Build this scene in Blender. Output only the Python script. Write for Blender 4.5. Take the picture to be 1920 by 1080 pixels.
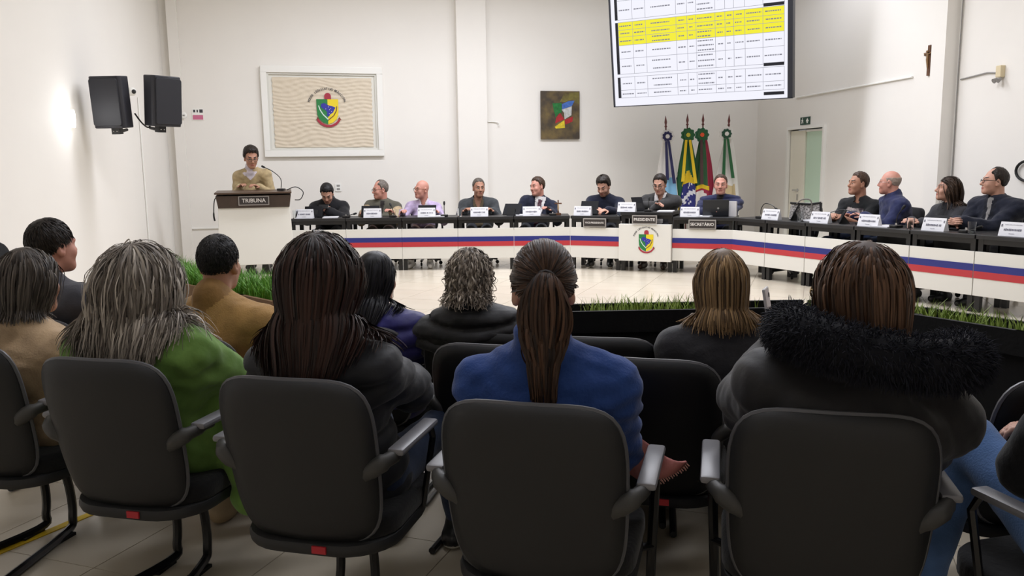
import bpy, bmesh, math, random
import numpy as np
from mathutils import Vector, Matrix, Euler
for o in list(bpy.data.objects): bpy.data.objects.remove(o)
S = bpy.context.scene
COL = S.collection
R = math.radians
random.seed(7); RNG = np.random.default_rng(7)

# ---------------------------------------------------------------- camera, world, lights, exposure
CAM_H = 1.46
cd = bpy.data.cameras.new('camera'); cam = bpy.data.objects.new('camera', cd); COL.objects.link(cam)
cd.sensor_width = 36; cd.lens = 1550/1920*36; cd.clip_start = .05; cd.clip_end = 100
_th = math.atan(230/1550.); _ro = .0127
_f = Vector((0, math.cos(_th), -math.sin(_th))); _u = Vector((0, math.sin(_th), math.cos(_th))); _r = Vector((1, 0, 0))
_cr = _r*math.cos(_ro)-_u*math.sin(_ro); _cu = _r*math.sin(_ro)+_u*math.cos(_ro)
cam.matrix_world = Matrix(((_cr.x, _cu.x, -_f.x, 0), (_cr.y, _cu.y, -_f.y, 0), (_cr.z, _cu.z, -_f.z, CAM_H), (0, 0, 0, 1)))
S.camera = cam
w = bpy.data.worlds.new('world'); S.world = w; w.use_nodes = True
w.node_tree.nodes['Background'].inputs[0].default_value = (.9, .93, 1, 1); w.node_tree.nodes['Background'].inputs[1].default_value = .25
S.view_settings.view_transform = 'Standard'; S.view_settings.look = 'None'; S.view_settings.gamma = 1
S.view_settings.use_curve_mapping = False; S.view_settings.exposure = 0.0
S.cycles.use_denoising = True; S.cycles.max_bounces = 7; S.cycles.diffuse_bounces = 5; S.cycles.glossy_bounces = 3
S.cycles.transmission_bounces = 6; S.cycles.caustics_reflective = False; S.cycles.caustics_refractive = False
CEIL = 5.2
def area(name, x, y, z, sx, sy, power, rot=(0, 0, 0), col=(.885, .91, 1)):
    l = bpy.data.lights.new(name, 'AREA'); l.shape = 'RECTANGLE'; l.size = sx; l.size_y = sy; l.energy = power; l.color = col; l.spread = R(164)
    o = bpy.data.objects.new(name, l); o.location = (x, y, z); o.rotation_euler = rot; COL.objects.link(o); return o
for i, (x, y, p) in enumerate([(-1.7, 10.6, 98), (.4, 11.2, 92), (2.4, 11.6, 84), (-.2, 7.0, 46), (1.0, 7.6, 64), (2.2, 8.3, 60), (3.9, 11.9, 34),  # last lamp on this line is added, to brighten the doorway in the screen's shadow
                               (-.8, 3.6, 31), (1.8, 4.2, 30), (4.0, 5.2, 26), (-.2, .4, 8), (2.6, .4, 8)]):
    area('ceiling_light_%d' % i, x, y, CEIL-.06, 2.2, .7, p*1.1, (0, 0, R(15)))

# ---------------------------------------------------------------- materials
def lin(c):
    return c/12.92 if c <= .04045 else ((c+.055)/1.055)**2.4
def rgb(c):
    if isinstance(c, str):
        c = c.lstrip('#'); c = tuple(int(c[i:i+2], 16) for i in (0, 2, 4))
    return tuple(lin(v/255.) for v in c)+(1,)
MATS = {}
def mat(name, col, rough=.6, metal=0., spec=.5, noise=None, bump=None, coat=0., sheen=0., emit=0.):
    """noise=(scale, other colour, contrast); bump=(scale, strength, distance)"""
    if name in MATS: return MATS[name]
    m = bpy.data.materials.new(name); m.use_nodes = True; nt = m.node_tree; b = nt.nodes['Principled BSDF']
    b.inputs['Base Color'].default_value = rgb(col); b.inputs['Roughness'].default_value = rough
    b.inputs['Metallic'].default_value = metal; b.inputs['Specular IOR Level'].default_value = spec
    b.inputs['Coat Weight'].default_value = coat; b.inputs['Sheen Weight'].default_value = sheen
    m.diffuse_color = rgb(col)
    if emit:
        b.inputs['Emission Color'].default_value = rgb(col); b.inputs['Emission Strength'].default_value = emit
    if noise or bump:
        tc = nt.nodes.new('ShaderNodeTexCoord')
    if noise:
        n = nt.nodes.new('ShaderNodeTexNoise'); n.inputs['Scale'].default_value = noise[0]; n.inputs['Detail'].default_value = 5
        nt.links.new(tc.outputs['Object'], n.inputs['Vector'])
        r = nt.nodes.new('ShaderNodeValToRGB'); c = noise[2] if len(noise) > 2 else .2
        r.color_ramp.elements[0].position = .5-c; r.color_ramp.elements[1].position = .5+c
        r.color_ramp.elements[0].color = rgb(noise[1]); r.color_ramp.elements[1].color = rgb(col)
        nt.links.new(n.outputs['Fac'], r.inputs['Fac']); nt.links.new(r.outputs['Color'], b.inputs['Base Color'])
    if bump:
        n2 = nt.nodes.new('ShaderNodeTexNoise'); n2.inputs['Scale'].default_value = bump[0]; n2.inputs['Detail'].default_value = 4
        nt.links.new(tc.outputs['Object'], n2.inputs['Vector'])
        bp = nt.nodes.new('ShaderNodeBump'); bp.inputs['Strength'].default_value = bump[1]
        bp.inputs['Distance'].default_value = bump[2] if len(bump) > 2 else .01
        nt.links.new(n2.outputs['Fac'], bp.inputs['Height']); nt.links.new(bp.outputs['Normal'], b.inputs['Normal'])
    MATS[name] = m; return m
def hair_mat(name, dark, light, rough=.42):
    if name in MATS: return MATS[name]
    m = bpy.data.materials.new(name); m.use_nodes = True; nt = m.node_tree; b = nt.nodes['Principled BSDF']
    a = nt.nodes.new('ShaderNodeAttribute'); a.attribute_name = 'shade'
    r = nt.nodes.new('ShaderNodeValToRGB'); r.color_ramp.elements[0].color = rgb(dark); r.color_ramp.elements[1].color = rgb(light)
    nt.links.new(a.outputs['Fac'], r.inputs['Fac']); nt.links.new(r.outputs['Color'], b.inputs['Base Color'])
    b.inputs['Roughness'].default_value = rough+.06; b.inputs['Specular IOR Level'].default_value = .28
    m.diffuse_color = rgb(dark); MATS[name] = m; return m
def fabric(name, col, rough=.85, dark=None, b=.35, sc=60, sheen=.15):
    c = tuple(int(col[i:i+2], 16) for i in (1, 3, 5)); d = dark or '#%02x%02x%02x' % tuple(int(v*.82) for v in c)
    return mat(name, col, rough, noise=(14, d, .22), bump=(sc, b, .006), sheen=sheen, spec=.25)

# ---------------------------------------------------------------- mesh helpers
def new_mesh(name, verts, faces, mats, parent=None, smooth=False, fmat=None, shade=None):
    me = bpy.data.meshes.new(name)
    v = np.asarray(verts, np.float32)
    if isinstance(faces, np.ndarray):
        nf, k = faces.shape
        me.vertices.add(len(v)); me.vertices.foreach_set('co', v.ravel())
        me.loops.add(nf*k); me.loops.foreach_set('vertex_index', faces.astype(np.int32).ravel())
        me.polygons.add(nf); me.polygons.foreach_set('loop_start', np.arange(0, nf*k, k, dtype=np.int32))
        me.update(calc_edges=True)
    else:
        me.from_pydata(v.tolist(), [], [list(f) for f in faces]); me.update()
    for m in (mats if isinstance(mats, (list, tuple)) else [mats]): me.materials.append(m)
    if fmat is not None: me.polygons.foreach_set('material_index', np.asarray(fmat, np.int32))
    if smooth: me.polygons.foreach_set('use_smooth', np.ones(len(me.polygons), bool))
    if shade is not None:
        at = me.attributes.new('shade', 'FLOAT', 'POINT'); at.data.foreach_set('value', np.asarray(shade, np.float32))
    me.update()
    o = bpy.data.objects.new(name, me); COL.objects.link(o)
    if parent is not None: o.parent = parent
    return o
def tag(o, label=None, cat=None, group=None, kind=None):
    if label: o['label'] = label
    if cat: o['category'] = cat
    if group: o['group'] = group
    if kind: o['kind'] = kind
    return o
def thing(name, label, cat, loc=(0, 0, 0), rz=0., group=None):
    o = bpy.data.objects.new(name, None); COL.objects.link(o); o.empty_display_size = .1
    o.location = loc; o.rotation_euler = (0, 0, rz); return tag(o, label, cat, group)
class MB:
    def __init__(s): s.v = []; s.f = []; s.m = []; s.mi = 0
    def add(s, vs, fs, M=None):
        n = len(s.v)
        s.v += [tuple(M @ Vector(v)) if M is not None else tuple(v) for v in vs]
        s.f += [[i+n for i in f] for f in fs]; s.m += [s.mi]*len(fs); return s
    def box(s, c, d, M=None):
        x, y, z = (q/2. for q in d); cx, cy, cz = c
        vs = [(cx+a*x, cy+b*y, cz+e*z) for e in (-1, 1) for b in (-1, 1) for a in (-1, 1)]
        return s.add(vs, [(0, 2, 3, 1), (4, 5, 7, 6), (0, 1, 5, 4), (2, 6, 7, 3), (0, 4, 6, 2), (1, 3, 7, 5)], M)
    def prism(s, poly, y0, y1, M=None):
        """polygon in x,z extruded along y"""
        n = len(poly); vs = [(x, y0, z) for x, z in poly]+[(x, y1, z) for x, z in poly]
        a = sum(poly[i][0]*poly[(i+1) % n][1]-poly[(i+1) % n][0]*poly[i][1] for i in range(n))
        fs = [list(range(n)), list(range(2*n-1, n-1, -1))]+[(i, i+n, (i+1) % n+n, (i+1) % n) for i in range(n)]
        if (a < 0) == (y1 > y0): fs = [f[::-1] for f in fs]
        return s.add(vs, fs, M)
    def tube(s, pts, r, n=8, M=None, cap=True):
        P = [Vector(p) for p in pts]; rr = r if isinstance(r, (list, tuple)) else [r]*len(P)
        vs = []; fs = []; up = None
        for i, p in enumerate(P):
            t = (P[min(i+1, len(P)-1)]-P[max(i-1, 0)]).normalized()
            if up is None:
                up = Vector((0, 0, 1)) if abs(t.z) < .9 else Vector((1, 0, 0))
            a = (up-t*up.dot(t)).normalized(); b = t.cross(a); up = a
            vs += [p+(a*math.cos(2*math.pi*k/n)+b*math.sin(2*math.pi*k/n))*rr[i] for k in range(n)]
        for i in range(len(P)-1):
            fs += [(i*n+k, i*n+(k+1) % n, (i+1)*n+(k+1) % n, (i+1)*n+k) for k in range(n)]
        if cap: fs += [list(range(n))[::-1], [(len(P)-1)*n+k for k in range(n)]]
        return s.add(vs, fs, M)
    def lathe(s, prof, n=20, M=None):
        """(r,z) profile about z"""
        vs = [(r*math.cos(2*math.pi*k/n), r*math.sin(2*math.pi*k/n), z) for r, z in prof for k in range(n)]
        fs = [(i*n+k, i*n+(k+1) % n, (i+1)*n+(k+1) % n, (i+1)*n+k) for i in range(len(prof)-1) for k in range(n)]
        fs += [list(range(n))[::-1], [(len(prof)-1)*n+k for k in range(n)]]
        return s.add(vs, fs, M)
    def ball(s, c, r, n=10, M=None):
        rx, ry, rz = r if isinstance(r, (tuple, list)) else (r, r, r); vs = []; fs = []; m = n//2+1
        for i in range(m+1):
            a = math.pi*i/m
            vs += [(c[0]+rx*math.sin(a)*math.cos(2*math.pi*k/n), c[1]+ry*math.sin(a)*math.sin(2*math.pi*k/n), c[2]-rz*math.cos(a)) for k in range(n)]
        fs = [(i*n+k, i*n+(k+1) % n, (i+1)*n+(k+1) % n, (i+1)*n+k) for i in range(m) for k in range(n)]
        return s.add(vs, fs, M)
    def build(s, name, m, parent=None, bevel=0, seg=2, smooth=False, angle=40):
        o = new_mesh(name, s.v, s.f, m, parent, smooth, s.m)
        if bevel or smooth:
            bm = bmesh.new(); bm.from_mesh(o.data); bmesh.ops.remove_doubles(bm, verts=bm.verts, dist=1e-6)
            if bevel:
                ed = [e for e in bm.edges if len(e.link_faces) == 2 and e.calc_face_angle(0) > R(30)]
                bmesh.ops.bevel(bm, geom=ed, offset=bevel, segments=seg, affect='EDGES', profile=.5, clamp_overlap=True)
            for e in bm.edges:
                if len(e.link_faces) == 2 and e.calc_face_angle(0) > R(angle): e.smooth = False
            if smooth:
                for f in bm.faces: f.smooth = True
            bm.to_mesh(o.data); bm.free()
        return o
def rrect(w, h, r, n=5, cx=0, cz=0):
    pts = []
    for sx, sz, a0 in ((1, 1, 0), (-1, 1, 90), (-1, -1, 180), (1, -1, 270)):
        for k in range(n+1):
            a = R(a0+90*k/n); pts.append((cx+sx*(w/2-r)+r*math.cos(a), cz+sz*(h/2-r)+r*math.sin(a)))
    return pts
def catmull(P, n=6):
    P = [Vector(p) for p in P]; out = []
    for i in range(len(P)-1):
        a, b, c, d = P[max(i-1, 0)], P[i], P[i+1], P[min(i+2, len(P)-1)]
        for k in range(n):
            t = k/n; out.append(.5*((2*b)+(c-a)*t+(2*a-5*b+4*c-d)*t*t+(3*b-a-3*c+d)*t**3))
    return out+[P[-1]]
def copy_tree(o, parent=None):
    c = o.copy(); COL.objects.link(c)
    if parent is not None: c.parent = parent
    for ch in list(o.children): copy_tree(ch, c)
    return c
def text(s, size, m, parent, loc, rot, name='lettering', bold=0.0, ex=.001):
    cu = bpy.data.curves.new(name, 'FONT'); cu.body = s; cu.size = size; cu.align_x = 'CENTER'; cu.align_y = 'CENTER'; cu.extrude = ex; cu.offset = bold
    cu.materials.append(m); cu.resolution_u = 3
    o = bpy.data.objects.new(name, cu); COL.objects.link(o); o.parent = parent; o.location = loc; o.rotation_euler = rot; return o

# ---------------------------------------------------------------- implicit surfaces (round cones and ellipsoids blended, then meshed)
def axis_grid(lo, hi, h, fine):
    out = [lo]; p = lo
    while p < hi:
        st = h
        for a, b, hf in fine:
            if a-hf <= p <= b: st = min(st, hf)
        if st == h:
            for a, b, hf in fine:
                if p < a-hf and p+st > a-hf: st = max(hf, a-hf-p+1e-4)
        p += st; out.append(p)
    return np.array(out, np.float32)
def ev(pr, X, Y, Z):
    k = pr['t']
    if k == 'rc':
        a = pr['a']; ba = pr['b']-a; L = float(ba @ ba)+1e-9
        x = X-a[0]; y = Y-a[1]; z = Z-a[2]
        t = np.clip((x*ba[0]+y*ba[1]+z*ba[2])/L, 0, 1)
        x = x-t*ba[0]; y = y-t*ba[1]; z = z-t*ba[2]
        return np.sqrt(x*x+y*y+z*z)-(pr['r1']+(pr['r2']-pr['r1'])*t)-pr['inf']
    c = pr['c']; Rm = pr['R']; r = pr['r']+pr['inf']
    x = X-c[0]; y = Y-c[1]; z = Z-c[2]
    u = (x*Rm[0, 0]+y*Rm[1, 0]+z*Rm[2, 0])/r[0]; v = (x*Rm[0, 1]+y*Rm[1, 1]+z*Rm[2, 1])/r[1]; q = (x*Rm[0, 2]+y*Rm[1, 2]+z*Rm[2, 2])/r[2]
    k0 = np.sqrt(u*u+v*v+q*q)+1e-6; k1 = np.sqrt((u/r[0])**2+(v/r[1])**2+(q/r[2])**2)+1e-6
    return k0*(k0-1)/k1
def rc(a, b, r1, r2=None, k=.02, tag='', sub=False, inf=0.):
    return dict(t='rc', a=np.array(a, float), b=np.array(b, float), r1=r1, r2=r1 if r2 is None else r2, k=k, tag=tag, sub=sub, inf=inf)
def el(c, r, Rm=None, k=.02, tag='', sub=False, inf=0.):
    return dict(t='el', c=np.array(c, float), r=np.array(r, float), R=np.eye(3) if Rm is None else np.array(Rm, float), k=k, tag=tag, sub=sub, inf=inf)
def bounds(pr):
    m = pr['inf']
    if pr['t'] == 'rc':
        r = max(pr['r1'], pr['r2'])+m; return np.minimum(pr['a'], pr['b'])-r, np.maximum(pr['a'], pr['b'])+r
    e = np.sqrt(((pr['R']*(pr['r']+m))**2).sum(1)); return pr['c']-e, pr['c']+e
def smin(a, b, k):
    h = np.clip(.5+.5*(a-b)/k, 0, 1); return a+(b-a)*h-k*h*(1-h)
def field_pts(prims, P):
    X, Y, Z = P[:, 0], P[:, 1], P[:, 2]; F = np.full(len(P), 9.)
    for pr in prims:
        d = ev(pr, X, Y, Z); F = np.maximum(F, -d) if pr['sub'] else smin(F, d, pr['k'])
    return F
CORN = [(0, 0, 0), (1, 0, 0), (0, 1, 0), (1, 1, 0), (0, 0, 1), (1, 0, 1), (0, 1, 1), (1, 1, 1)]
EDG = [(0, 1), (2, 3), (4, 5), (6, 7), (0, 2), (1, 3), (4, 6), (5, 7), (0, 4), (1, 5), (2, 6), (3, 7)]
def surface(prims, h, fine=((), (), ()), disp=None, post=None, pad=.03):
    B = [bounds(p) for p in prims if not p['sub']]
    lo = np.min([b[0] for b in B], 0)-pad; hi = np.max([b[1] for b in B], 0)+pad
    G = [axis_grid(lo[i], hi[i], h, fine[i]) for i in range(3)]
    F = np.full([len(g) for g in G], .5, np.float32)
    for pr in prims:
        b0, b1 = bounds(pr); m = pr['k']+2.2*h
        sl = []
        for i in range(3):
            i0 = max(int(np.searchsorted(G[i], b0[i]-m))-1, 0); i1 = int(np.searchsorted(G[i], b1[i]+m))+1; sl.append(slice(i0, i1))
        d = ev(pr, G[0][sl[0]][:, None, None], G[1][sl[1]][None, :, None], G[2][sl[2]][None, None, :]).astype(np.float32)
        f = F[sl[0], sl[1], sl[2]]
        F[sl[0], sl[1], sl[2]] = (-smin(-f, d, pr['k'])) if pr['sub'] else smin(f, d, pr['k'])
    X, Y, Z = G[0][:, None, None], G[1][None, :, None], G[2][None, None, :]
    if disp is not None: F = F+disp(X, Y, Z).astype(np.float32)
    if post is not None: F = post(F, X, Y, Z)
    Sg = F < 0
    n = F.shape
    cs = np.zeros([q-1 for q in n], np.int8)
    for a, b, c in CORN: cs += Sg[a:n[0]-1+a, b:n[1]-1+b, c:n[2]-1+c]
    I, J, K = np.nonzero((cs > 0) & (cs < 8))
    vals = np.stack([F[I+a, J+b, K+c] for a, b, c in CORN], 1)
    pos = np.stack([np.stack([G[0][I+a], G[1][J+b], G[2][K+c]], 1) for a, b, c in CORN], 1)
    acc = np.zeros((len(I), 3), np.float32); cnt = np.zeros((len(I), 1), np.float32)
    for a, b in EDG:
        va, vb = vals[:, a], vals[:, b]; m = (va < 0) != (vb < 0)
        t = np.where(m, va/np.where(m, va-vb, 1), 0)[:, None]
        acc += np.where(m[:, None], pos[:, a]+(pos[:, b]-pos[:, a])*t, 0); cnt += m[:, None]
    V = acc/np.maximum(cnt, 1)
    idx = np.full(cs.shape, -1, np.int32); idx[I, J, K] = np.arange(len(I))
    Q = []
    for ax in range(3):
        s0 = [slice(1, -1)]*3; s0[ax] = slice(0, n[ax]-1); s1 = list(s0); s1[ax] = slice(1, n[ax])
        A, Bm = Sg[tuple(s0)], Sg[tuple(s1)]
        ii = np.nonzero(A != Bm)
        if not len(ii[0]): continue
        e = [q.copy() for q in ii]
        for i in range(3):
            if i != ax: e[i] = e[i]+1
        o1, o2 = [i for i in range(3) if i != ax]
        def cell(d1, d2):
            c = [q for q in e]; c[o1] = c[o1]+d1; c[o2] = c[o2]+d2; return idx[c[0], c[1], c[2]]
        q = np.stack([cell(-1, -1), cell(0, -1), cell(0, 0), cell(-1, 0)], 1)
        flip = A[ii] if ax != 1 else ~A[ii]
        q[~flip] = q[~flip][:, ::-1]
        Q.append(q)
    Q = np.concatenate(Q); Q = Q[(Q >= 0).all(1)]
    return V, Q
def noise3(X, Y, Z, f, seed=0):
    r = np.random.default_rng(seed); out = 0
    for i in range(4):
        a = r.normal(size=3); a /= np.linalg.norm(a); b = r.normal(size=3); b /= np.linalg.norm(b)
        out = out+np.sin((X*a[0]+Y*a[1]+Z*a[2])*f*(1+.5*i)+1.7*np.sin((X*b[0]+Y*b[1]+Z*b[2])*f*.7+i)+i*2.1)
    return out/4
# ---------------------------------------------------------------- people
def V3(*a): return np.array(a, float)
def nrm(v): v = np.asarray(v, float); return v/(np.linalg.norm(v)+1e-9)
def rotm(yaw, pitch, roll):
    return np.array(Matrix.Rotation(R(yaw), 3, 'Z') @ Matrix.Rotation(R(pitch), 3, 'X') @ Matrix.Rotation(R(roll), 3, 'Y'))
SKIN = mat('skin_light', '#c69a86', .55, noise=(9, '#b98873', .3)); SKIN2 = mat('skin_tan', '#b2846d', .55, noise=(9, '#a2735b', .3)); SKIN3 = mat('skin_rosy', '#cc9684', .5, noise=(9, '#bd8070', .3))
LIPM = mat('lips', '#9a5a50', .5); WHITE_EYE = mat('eye_white', '#b3a69c', .45); IRIS = mat('iris', '#2a1c14', .2)
BROW = {}
def head_prims(Hc, Rh, hs, fem=False, beard=0):
    def h(x, y, z): return Hc+Rh @ (V3(x, y, z)*hs)
    E = lambda c, r, k=.02, sub=False, tg='head', Rm=None: el(h(*c), V3(*r)*hs, Rh if Rm is None else Rh @ Rm, k*hs, tg, sub)
    C = lambda a, b, r1, r2, k=.015, tg='head': rc(h(*a), h(*b), r1*hs, r2*hs, k*hs, tg)
    jw = .9 if fem else 1.
    P = [E((0, -.012, .03), (.075, .095, .093)), E((0, .03, -.03), (.063*jw, .065, .085), .03), E((0, .045, -.07), (.05*jw, .045, .045), .03),
         C((-.012, .078, -.098), (.012, .078, -.098), .02, .02, .03),
         C((-.034, .078, .022), (.034, .078, .022), .016, .016, .02),
         E((.031, .102, .002), (.019, .016, .013), .014, True), E((-.031, .102, .002), (.019, .016, .013), .014, True),
         E((.03, .079, .002), (.0125, .0125, .0125), .004), E((-.03, .079, .002), (.0125, .0125, .0125), .004),
         C((0, .09, .012), (0, .113, -.026), .009, .013, .012), C((-.011, .099, -.032), (.011, .099, -.032), .009, .009, .01),
         E((.04, .068, -.03), (.022, .02, .022), .025), E((-.04, .068, -.03), (.022, .02, .022), .025),
         C((-.016, .094, -.058), (.016, .094, -.058), .0075, .0075, .008), C((-.014, .093, -.07), (.014, .093, -.07), .0085, .0085, .008)]
    for s in (-1, 1):
        Rm = rotm(-20*s, 0, 0)
        P += [E((.076*s, -.01, -.008), (.009, .021, .033), .012, Rm=Rm), E((.085*s, -.004, -.006), (.006, .011, .018), .006, True, Rm=Rm), E((.074*s, -.004, -.036), (.008, .011, .012), .01)]
    return P
def hand_prims(W, hd, pn, s, curl=.45, spread=0., side_sign=1):
    hd = nrm(hd); pn = nrm(pn-hd*(pn @ hd)); sd = np.cross(hd, pn)*side_sign
    Rm = np.stack([sd, hd, pn], 1)
    P = [el(W+hd*.045*s, V3(.04, .056, .017)*s, Rm, .015, 'hand')]
    for i, L in enumerate((.9, 1.0, .95, .75)):
        p = W+hd*.085*s+sd*(.027-.018*i)*s; a = .15+curl*.6; d0 = hd+sd*spread*(1.5-i)
        for j, l in enumerate((.038, .028, .022)):
            d = nrm(d0*math.cos(a)+pn*math.sin(a)); q = p+d*l*L*s
            P.append(rc(p, q, (.0093-.001*j)*s, (.0086-.001*j)*s, .004, 'hand')); p = q; a += curl
    p = W+hd*.02*s+sd*.03*s; d = nrm(sd*.75+hd*.75+pn*.35); q = p+d*.042*s; P.append(rc(p, q, .0125*s, .0105*s, .01, 'hand'))
    d = nrm(sd*.15+hd*.95+pn*.4); P.append(rc(q, q+d*.035*s, .0105*s, .0085*s, .005, 'hand'))
    return P
def ik(a, c, l1, l2, hint):
    d = c-a; L = np.linalg.norm(d)
    if L > (l1+l2)*.995: c = a+d/L*(l1+l2)*.995; d = c-a; L = np.linalg.norm(d)
    x = (l1*l1-l2*l2+L*L)/(2*L); hh = math.sqrt(max(l1*l1-x*x, 0)); u = d/L
    hnt = nrm(np.asarray(hint, float)-u*(np.asarray(hint, float) @ u)); return a+u*x+hnt*hh, c
def person(label, xy, yaw, head, top, pants, shoes, pz=.54, hrot=(0, 0, 0), s=1.04, hs=1.06, sh=.185, bulk=.014, girth=1., tw=0., hands=None, curl=(.45, .45),
           palm=((0, 0, -1), (0, 0, -1)), hint=((-.45, -.4, -.8), (.45, -.4, -.8)), feet=None, knees=None, stand=False, skin=None, fem=False, brow='#3a2a20', beard=None, hbody=.0125,
           hj=.012, quilt=0., wrinkle=.004, split=(), collar=None, extra=(), arm_r=1., arm_l=1., drop=.065, vneck=None, hand_fine=.006, head_fine=.0052, group=None, sleeve=1., belly=0., slump=.03, neck_r=.056):
    """head is the world position of the head's centre; the body is fitted between seat and head"""
    skin = skin or SKIN
    yw = R(yaw); wx, wy = xy
    def loc(p):
        x, y = p[0]-wx, p[1]-wy; return V3(x*math.cos(yw)+y*math.sin(yw), -x*math.sin(yw)+y*math.cos(yw), p[2])
    Hc = loc(head); Rh = rotm(*hrot); P0 = V3(0, 0, pz)
    N = Hc+Rh @ V3(0, -.025, -.085)*hs+V3(0, -.022, -.095)*s
    up = nrm(N-P0-V3(0, 0, 0)); rt = V3(math.cos(R(tw)), math.sin(R(tw)), 0); rt = nrm(rt-up*(rt @ up)); fd = np.cross(up, rt)
    Rt = np.stack([rt, fd, up], 1)
    L = np.linalg.norm(N-P0)
    back = -fd*slump
    ch = P0+(N-P0)*.66+back; wa = P0+(N-P0)*.33+back*.8
    g = girth
    body = []
    T = [el(P0+up*.02, V3(.165*g, .125*g, .115), Rt, .05, 'torso'), el(wa, V3(.148*g+belly*.3, .112*g+belly, L*.3), Rt, .06, 'torso'),
         el(ch, V3(.85*sh*g**.5, .112*g, L*.3), Rt, .06, 'torso')]
    if belly: T.append(el(wa+fd*(.03+belly*.4), V3(.12*g, .09+belly, L*.22), Rt, .06, 'torso'))
    SL, SR = N-rt*(sh-.012)-up*drop*s, N+rt*(sh-.012)-up*drop*s
    T.append(rc(SL, SR, .058*s, .058*s, .06, 'torso'))
    T += [rc(N-up*.01-rt*.03, SL+rt*.03, .05*s, .045*s, .05, 'torso'), rc(N-up*.01+rt*.03, SR-rt*.03, .05*s, .045*s, .05, 'torso')]
    neck = [rc(N-up*.03, Hc+Rh @ V3(0, -.03, -.05)*hs, (neck_r+.006)*s, neck_r*s, .03, 'neck')]
    if fem: T.append(el(ch+fd*.075-up*.02, V3(.12, .05, .07), Rt, .04, 'torso'))
    hands = hands or ((-.09, .33, pz+.13), (.09, .33, pz+.13))
    arms, hnds, cuffs, armj = [], [], [], []
    for i, Sh in enumerate((SL, SR)):
        W = V3(*hands[i]); e, W = ik(Sh, W, .29*s*arm_l, .25*s*arm_l, hint[i])
        arms += [rc(Sh, e, .05*s*arm_r, .042*s*arm_r, .03, 'arm'), rc(e, W, .041*s*arm_r, .029*s, .02, 'fore')]
        hd = nrm(nrm(W-e)+V3(0, 0, -.15)); hp = hand_prims(W, hd, V3(*palm[i]), s, curl[i], side_sign=(1 if i == 0 else -1)*(1))
        hnds.append((hp, W)); armj.append((Sh, e, W))
    legs = []; shoe = []
    for i, sg in enumerate((-1, 1)):
        hipj = P0+V3(sg*.09*g, 0, -.01)
        if stand: kn = P0+V3(sg*.11, .03, -.44); an = V3(sg*.12, 0, .085)
        else:
            kn = V3(*knees[i]) if knees else V3(sg*.13, .43, .5); an = V3(*feet[i]) if feet else V3(sg*.13, .42, .085)
        legs += [rc(hipj, kn, .083*g, .056, .04, 'thigh'), rc(kn, an+V3(0, 0, .01), .054, .036, .03, 'shin')]
        fdir = nrm(V3(sg*.12, 1, 0)); shoe.append((an, fdir))
    HP = head_prims(Hc, Rh, hs, fem)
    body = [dict(p, r1=p['r1']-hbody, r2=p['r2']-hbody) if p['t'] == 'rc' else dict(p, r=p['r']-hbody) for p in T]+neck
    body += [dict(p, r1=p['r1']-.008, r2=p['r2']-(.006 if p['tag'] != 'fore' else .002)) for p in arms]
    body += [dict(p, r1=p['r1']-.012, r2=p['r2']-.01) for p in legs]
    for an, fdv in shoe: body.append(rc(an+V3(0, 0, -.045), an+fdv*.13+V3(0, 0, -.05), .03, .025, .02, 'foot'))
    fx, fy, fz = [], [], []
    hb = [Hc-.12*hs, Hc+.13*hs]
    for ax, l in enumerate((fx, fy, fz)):
        l.append((hb[0][ax]-(.02 if ax == 2 else 0), hb[1][ax], head_fine))
        for hp, W in hnds:
            bb = [bounds(q) for q in hp]; l.append((np.min([b[0] for b in bb], 0)[ax], np.max([b[1] for b in bb], 0)[ax], hand_fine))
    body += HP
    for hp, W in hnds: body += hp
    V, Q = surface(body, .016, (fx, fy, fz))
    fc = V[Q].mean(1); hc = ((fc-Hc) @ Rh)/hs
    fm = np.zeros(len(Q), np.int32)
    x, y, z = np.abs(hc[:, 0]), hc[:, 1], hc[:, 2]
    fm[(x > .014) & (x < .05) & (np.abs(z-.031-.004*(x-.03)/.02) < .0062) & (y > .06)] = 2
    eye = (np.hypot((x-.03)*.8, (z-.002)*1.5) < .0105) & (y > .06); fm[eye] = 3
    fm[eye & (np.hypot(x-.0295, z-.002) < .0066)] = 4
    fm[(x < .024) & (np.abs(z+.064) < .0085) & (y > .085)] = 1
    bk = brow
    if bk not in BROW: BROW[bk] = mat('brow_'+bk[1:], bk, .7)
    ms = [skin, LIPM, BROW[bk], WHITE_EYE, IRIS]
    if beard:
        bcol, zt = beard
        bm_ = mat('stubble_'+bcol[1:], bcol, .75)
        ms.append(bm_)
        jaw = (z < zt-.15*np.maximum(x-.02, 0)*0) & (z > -.135) & (y > -.0+.3*(z+.05)*0) & (np.linalg.norm(hc, axis=1) < .2) & (fm == 0) & ((z < -.073) | (x > .026) | (np.abs(z+.049) < .006))
        fm[jaw & (y > .0)] = 5
    root = new_mesh('person', V, Q, ms, None, True, fm)
    root.location = (wx, wy, 0); root.rotation_euler = (0, 0, yw)
    tag(root, label, 'person', group)
    ctx = dict(root=root, Hc=Hc, Rh=Rh, hs=hs, N=N, P0=P0, Rt=Rt, ch=ch, wa=wa, s=s, loc=loc, SL=SL, SR=SR, L=L, sh=sh, armj=armj, hands=hnds)
    # upper garment
    infl = lambda p, b: dict(p, inf=b)
    J = [infl(p, bulk) for p in T]
    for i, p in enumerate(arms):
        if p['tag'] == 'fore':
            if sleeve < .6: continue
            p = dict(p, b=p['a']+(p['b']-p['a'])*.97, r2=p['r2']+.006)
        elif sleeve < .6: p = dict(p, b=p['a']+(p['b']-p['a'])*sleeve/.5)
        J.append(infl(p, bulk*.75+.004))
    J.append(rc(N-up*.035, N+up*.012-fd*.01, (neck_r+.016)*s, (neck_r+.012)*s, .03, 'collar', inf=.002))
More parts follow.
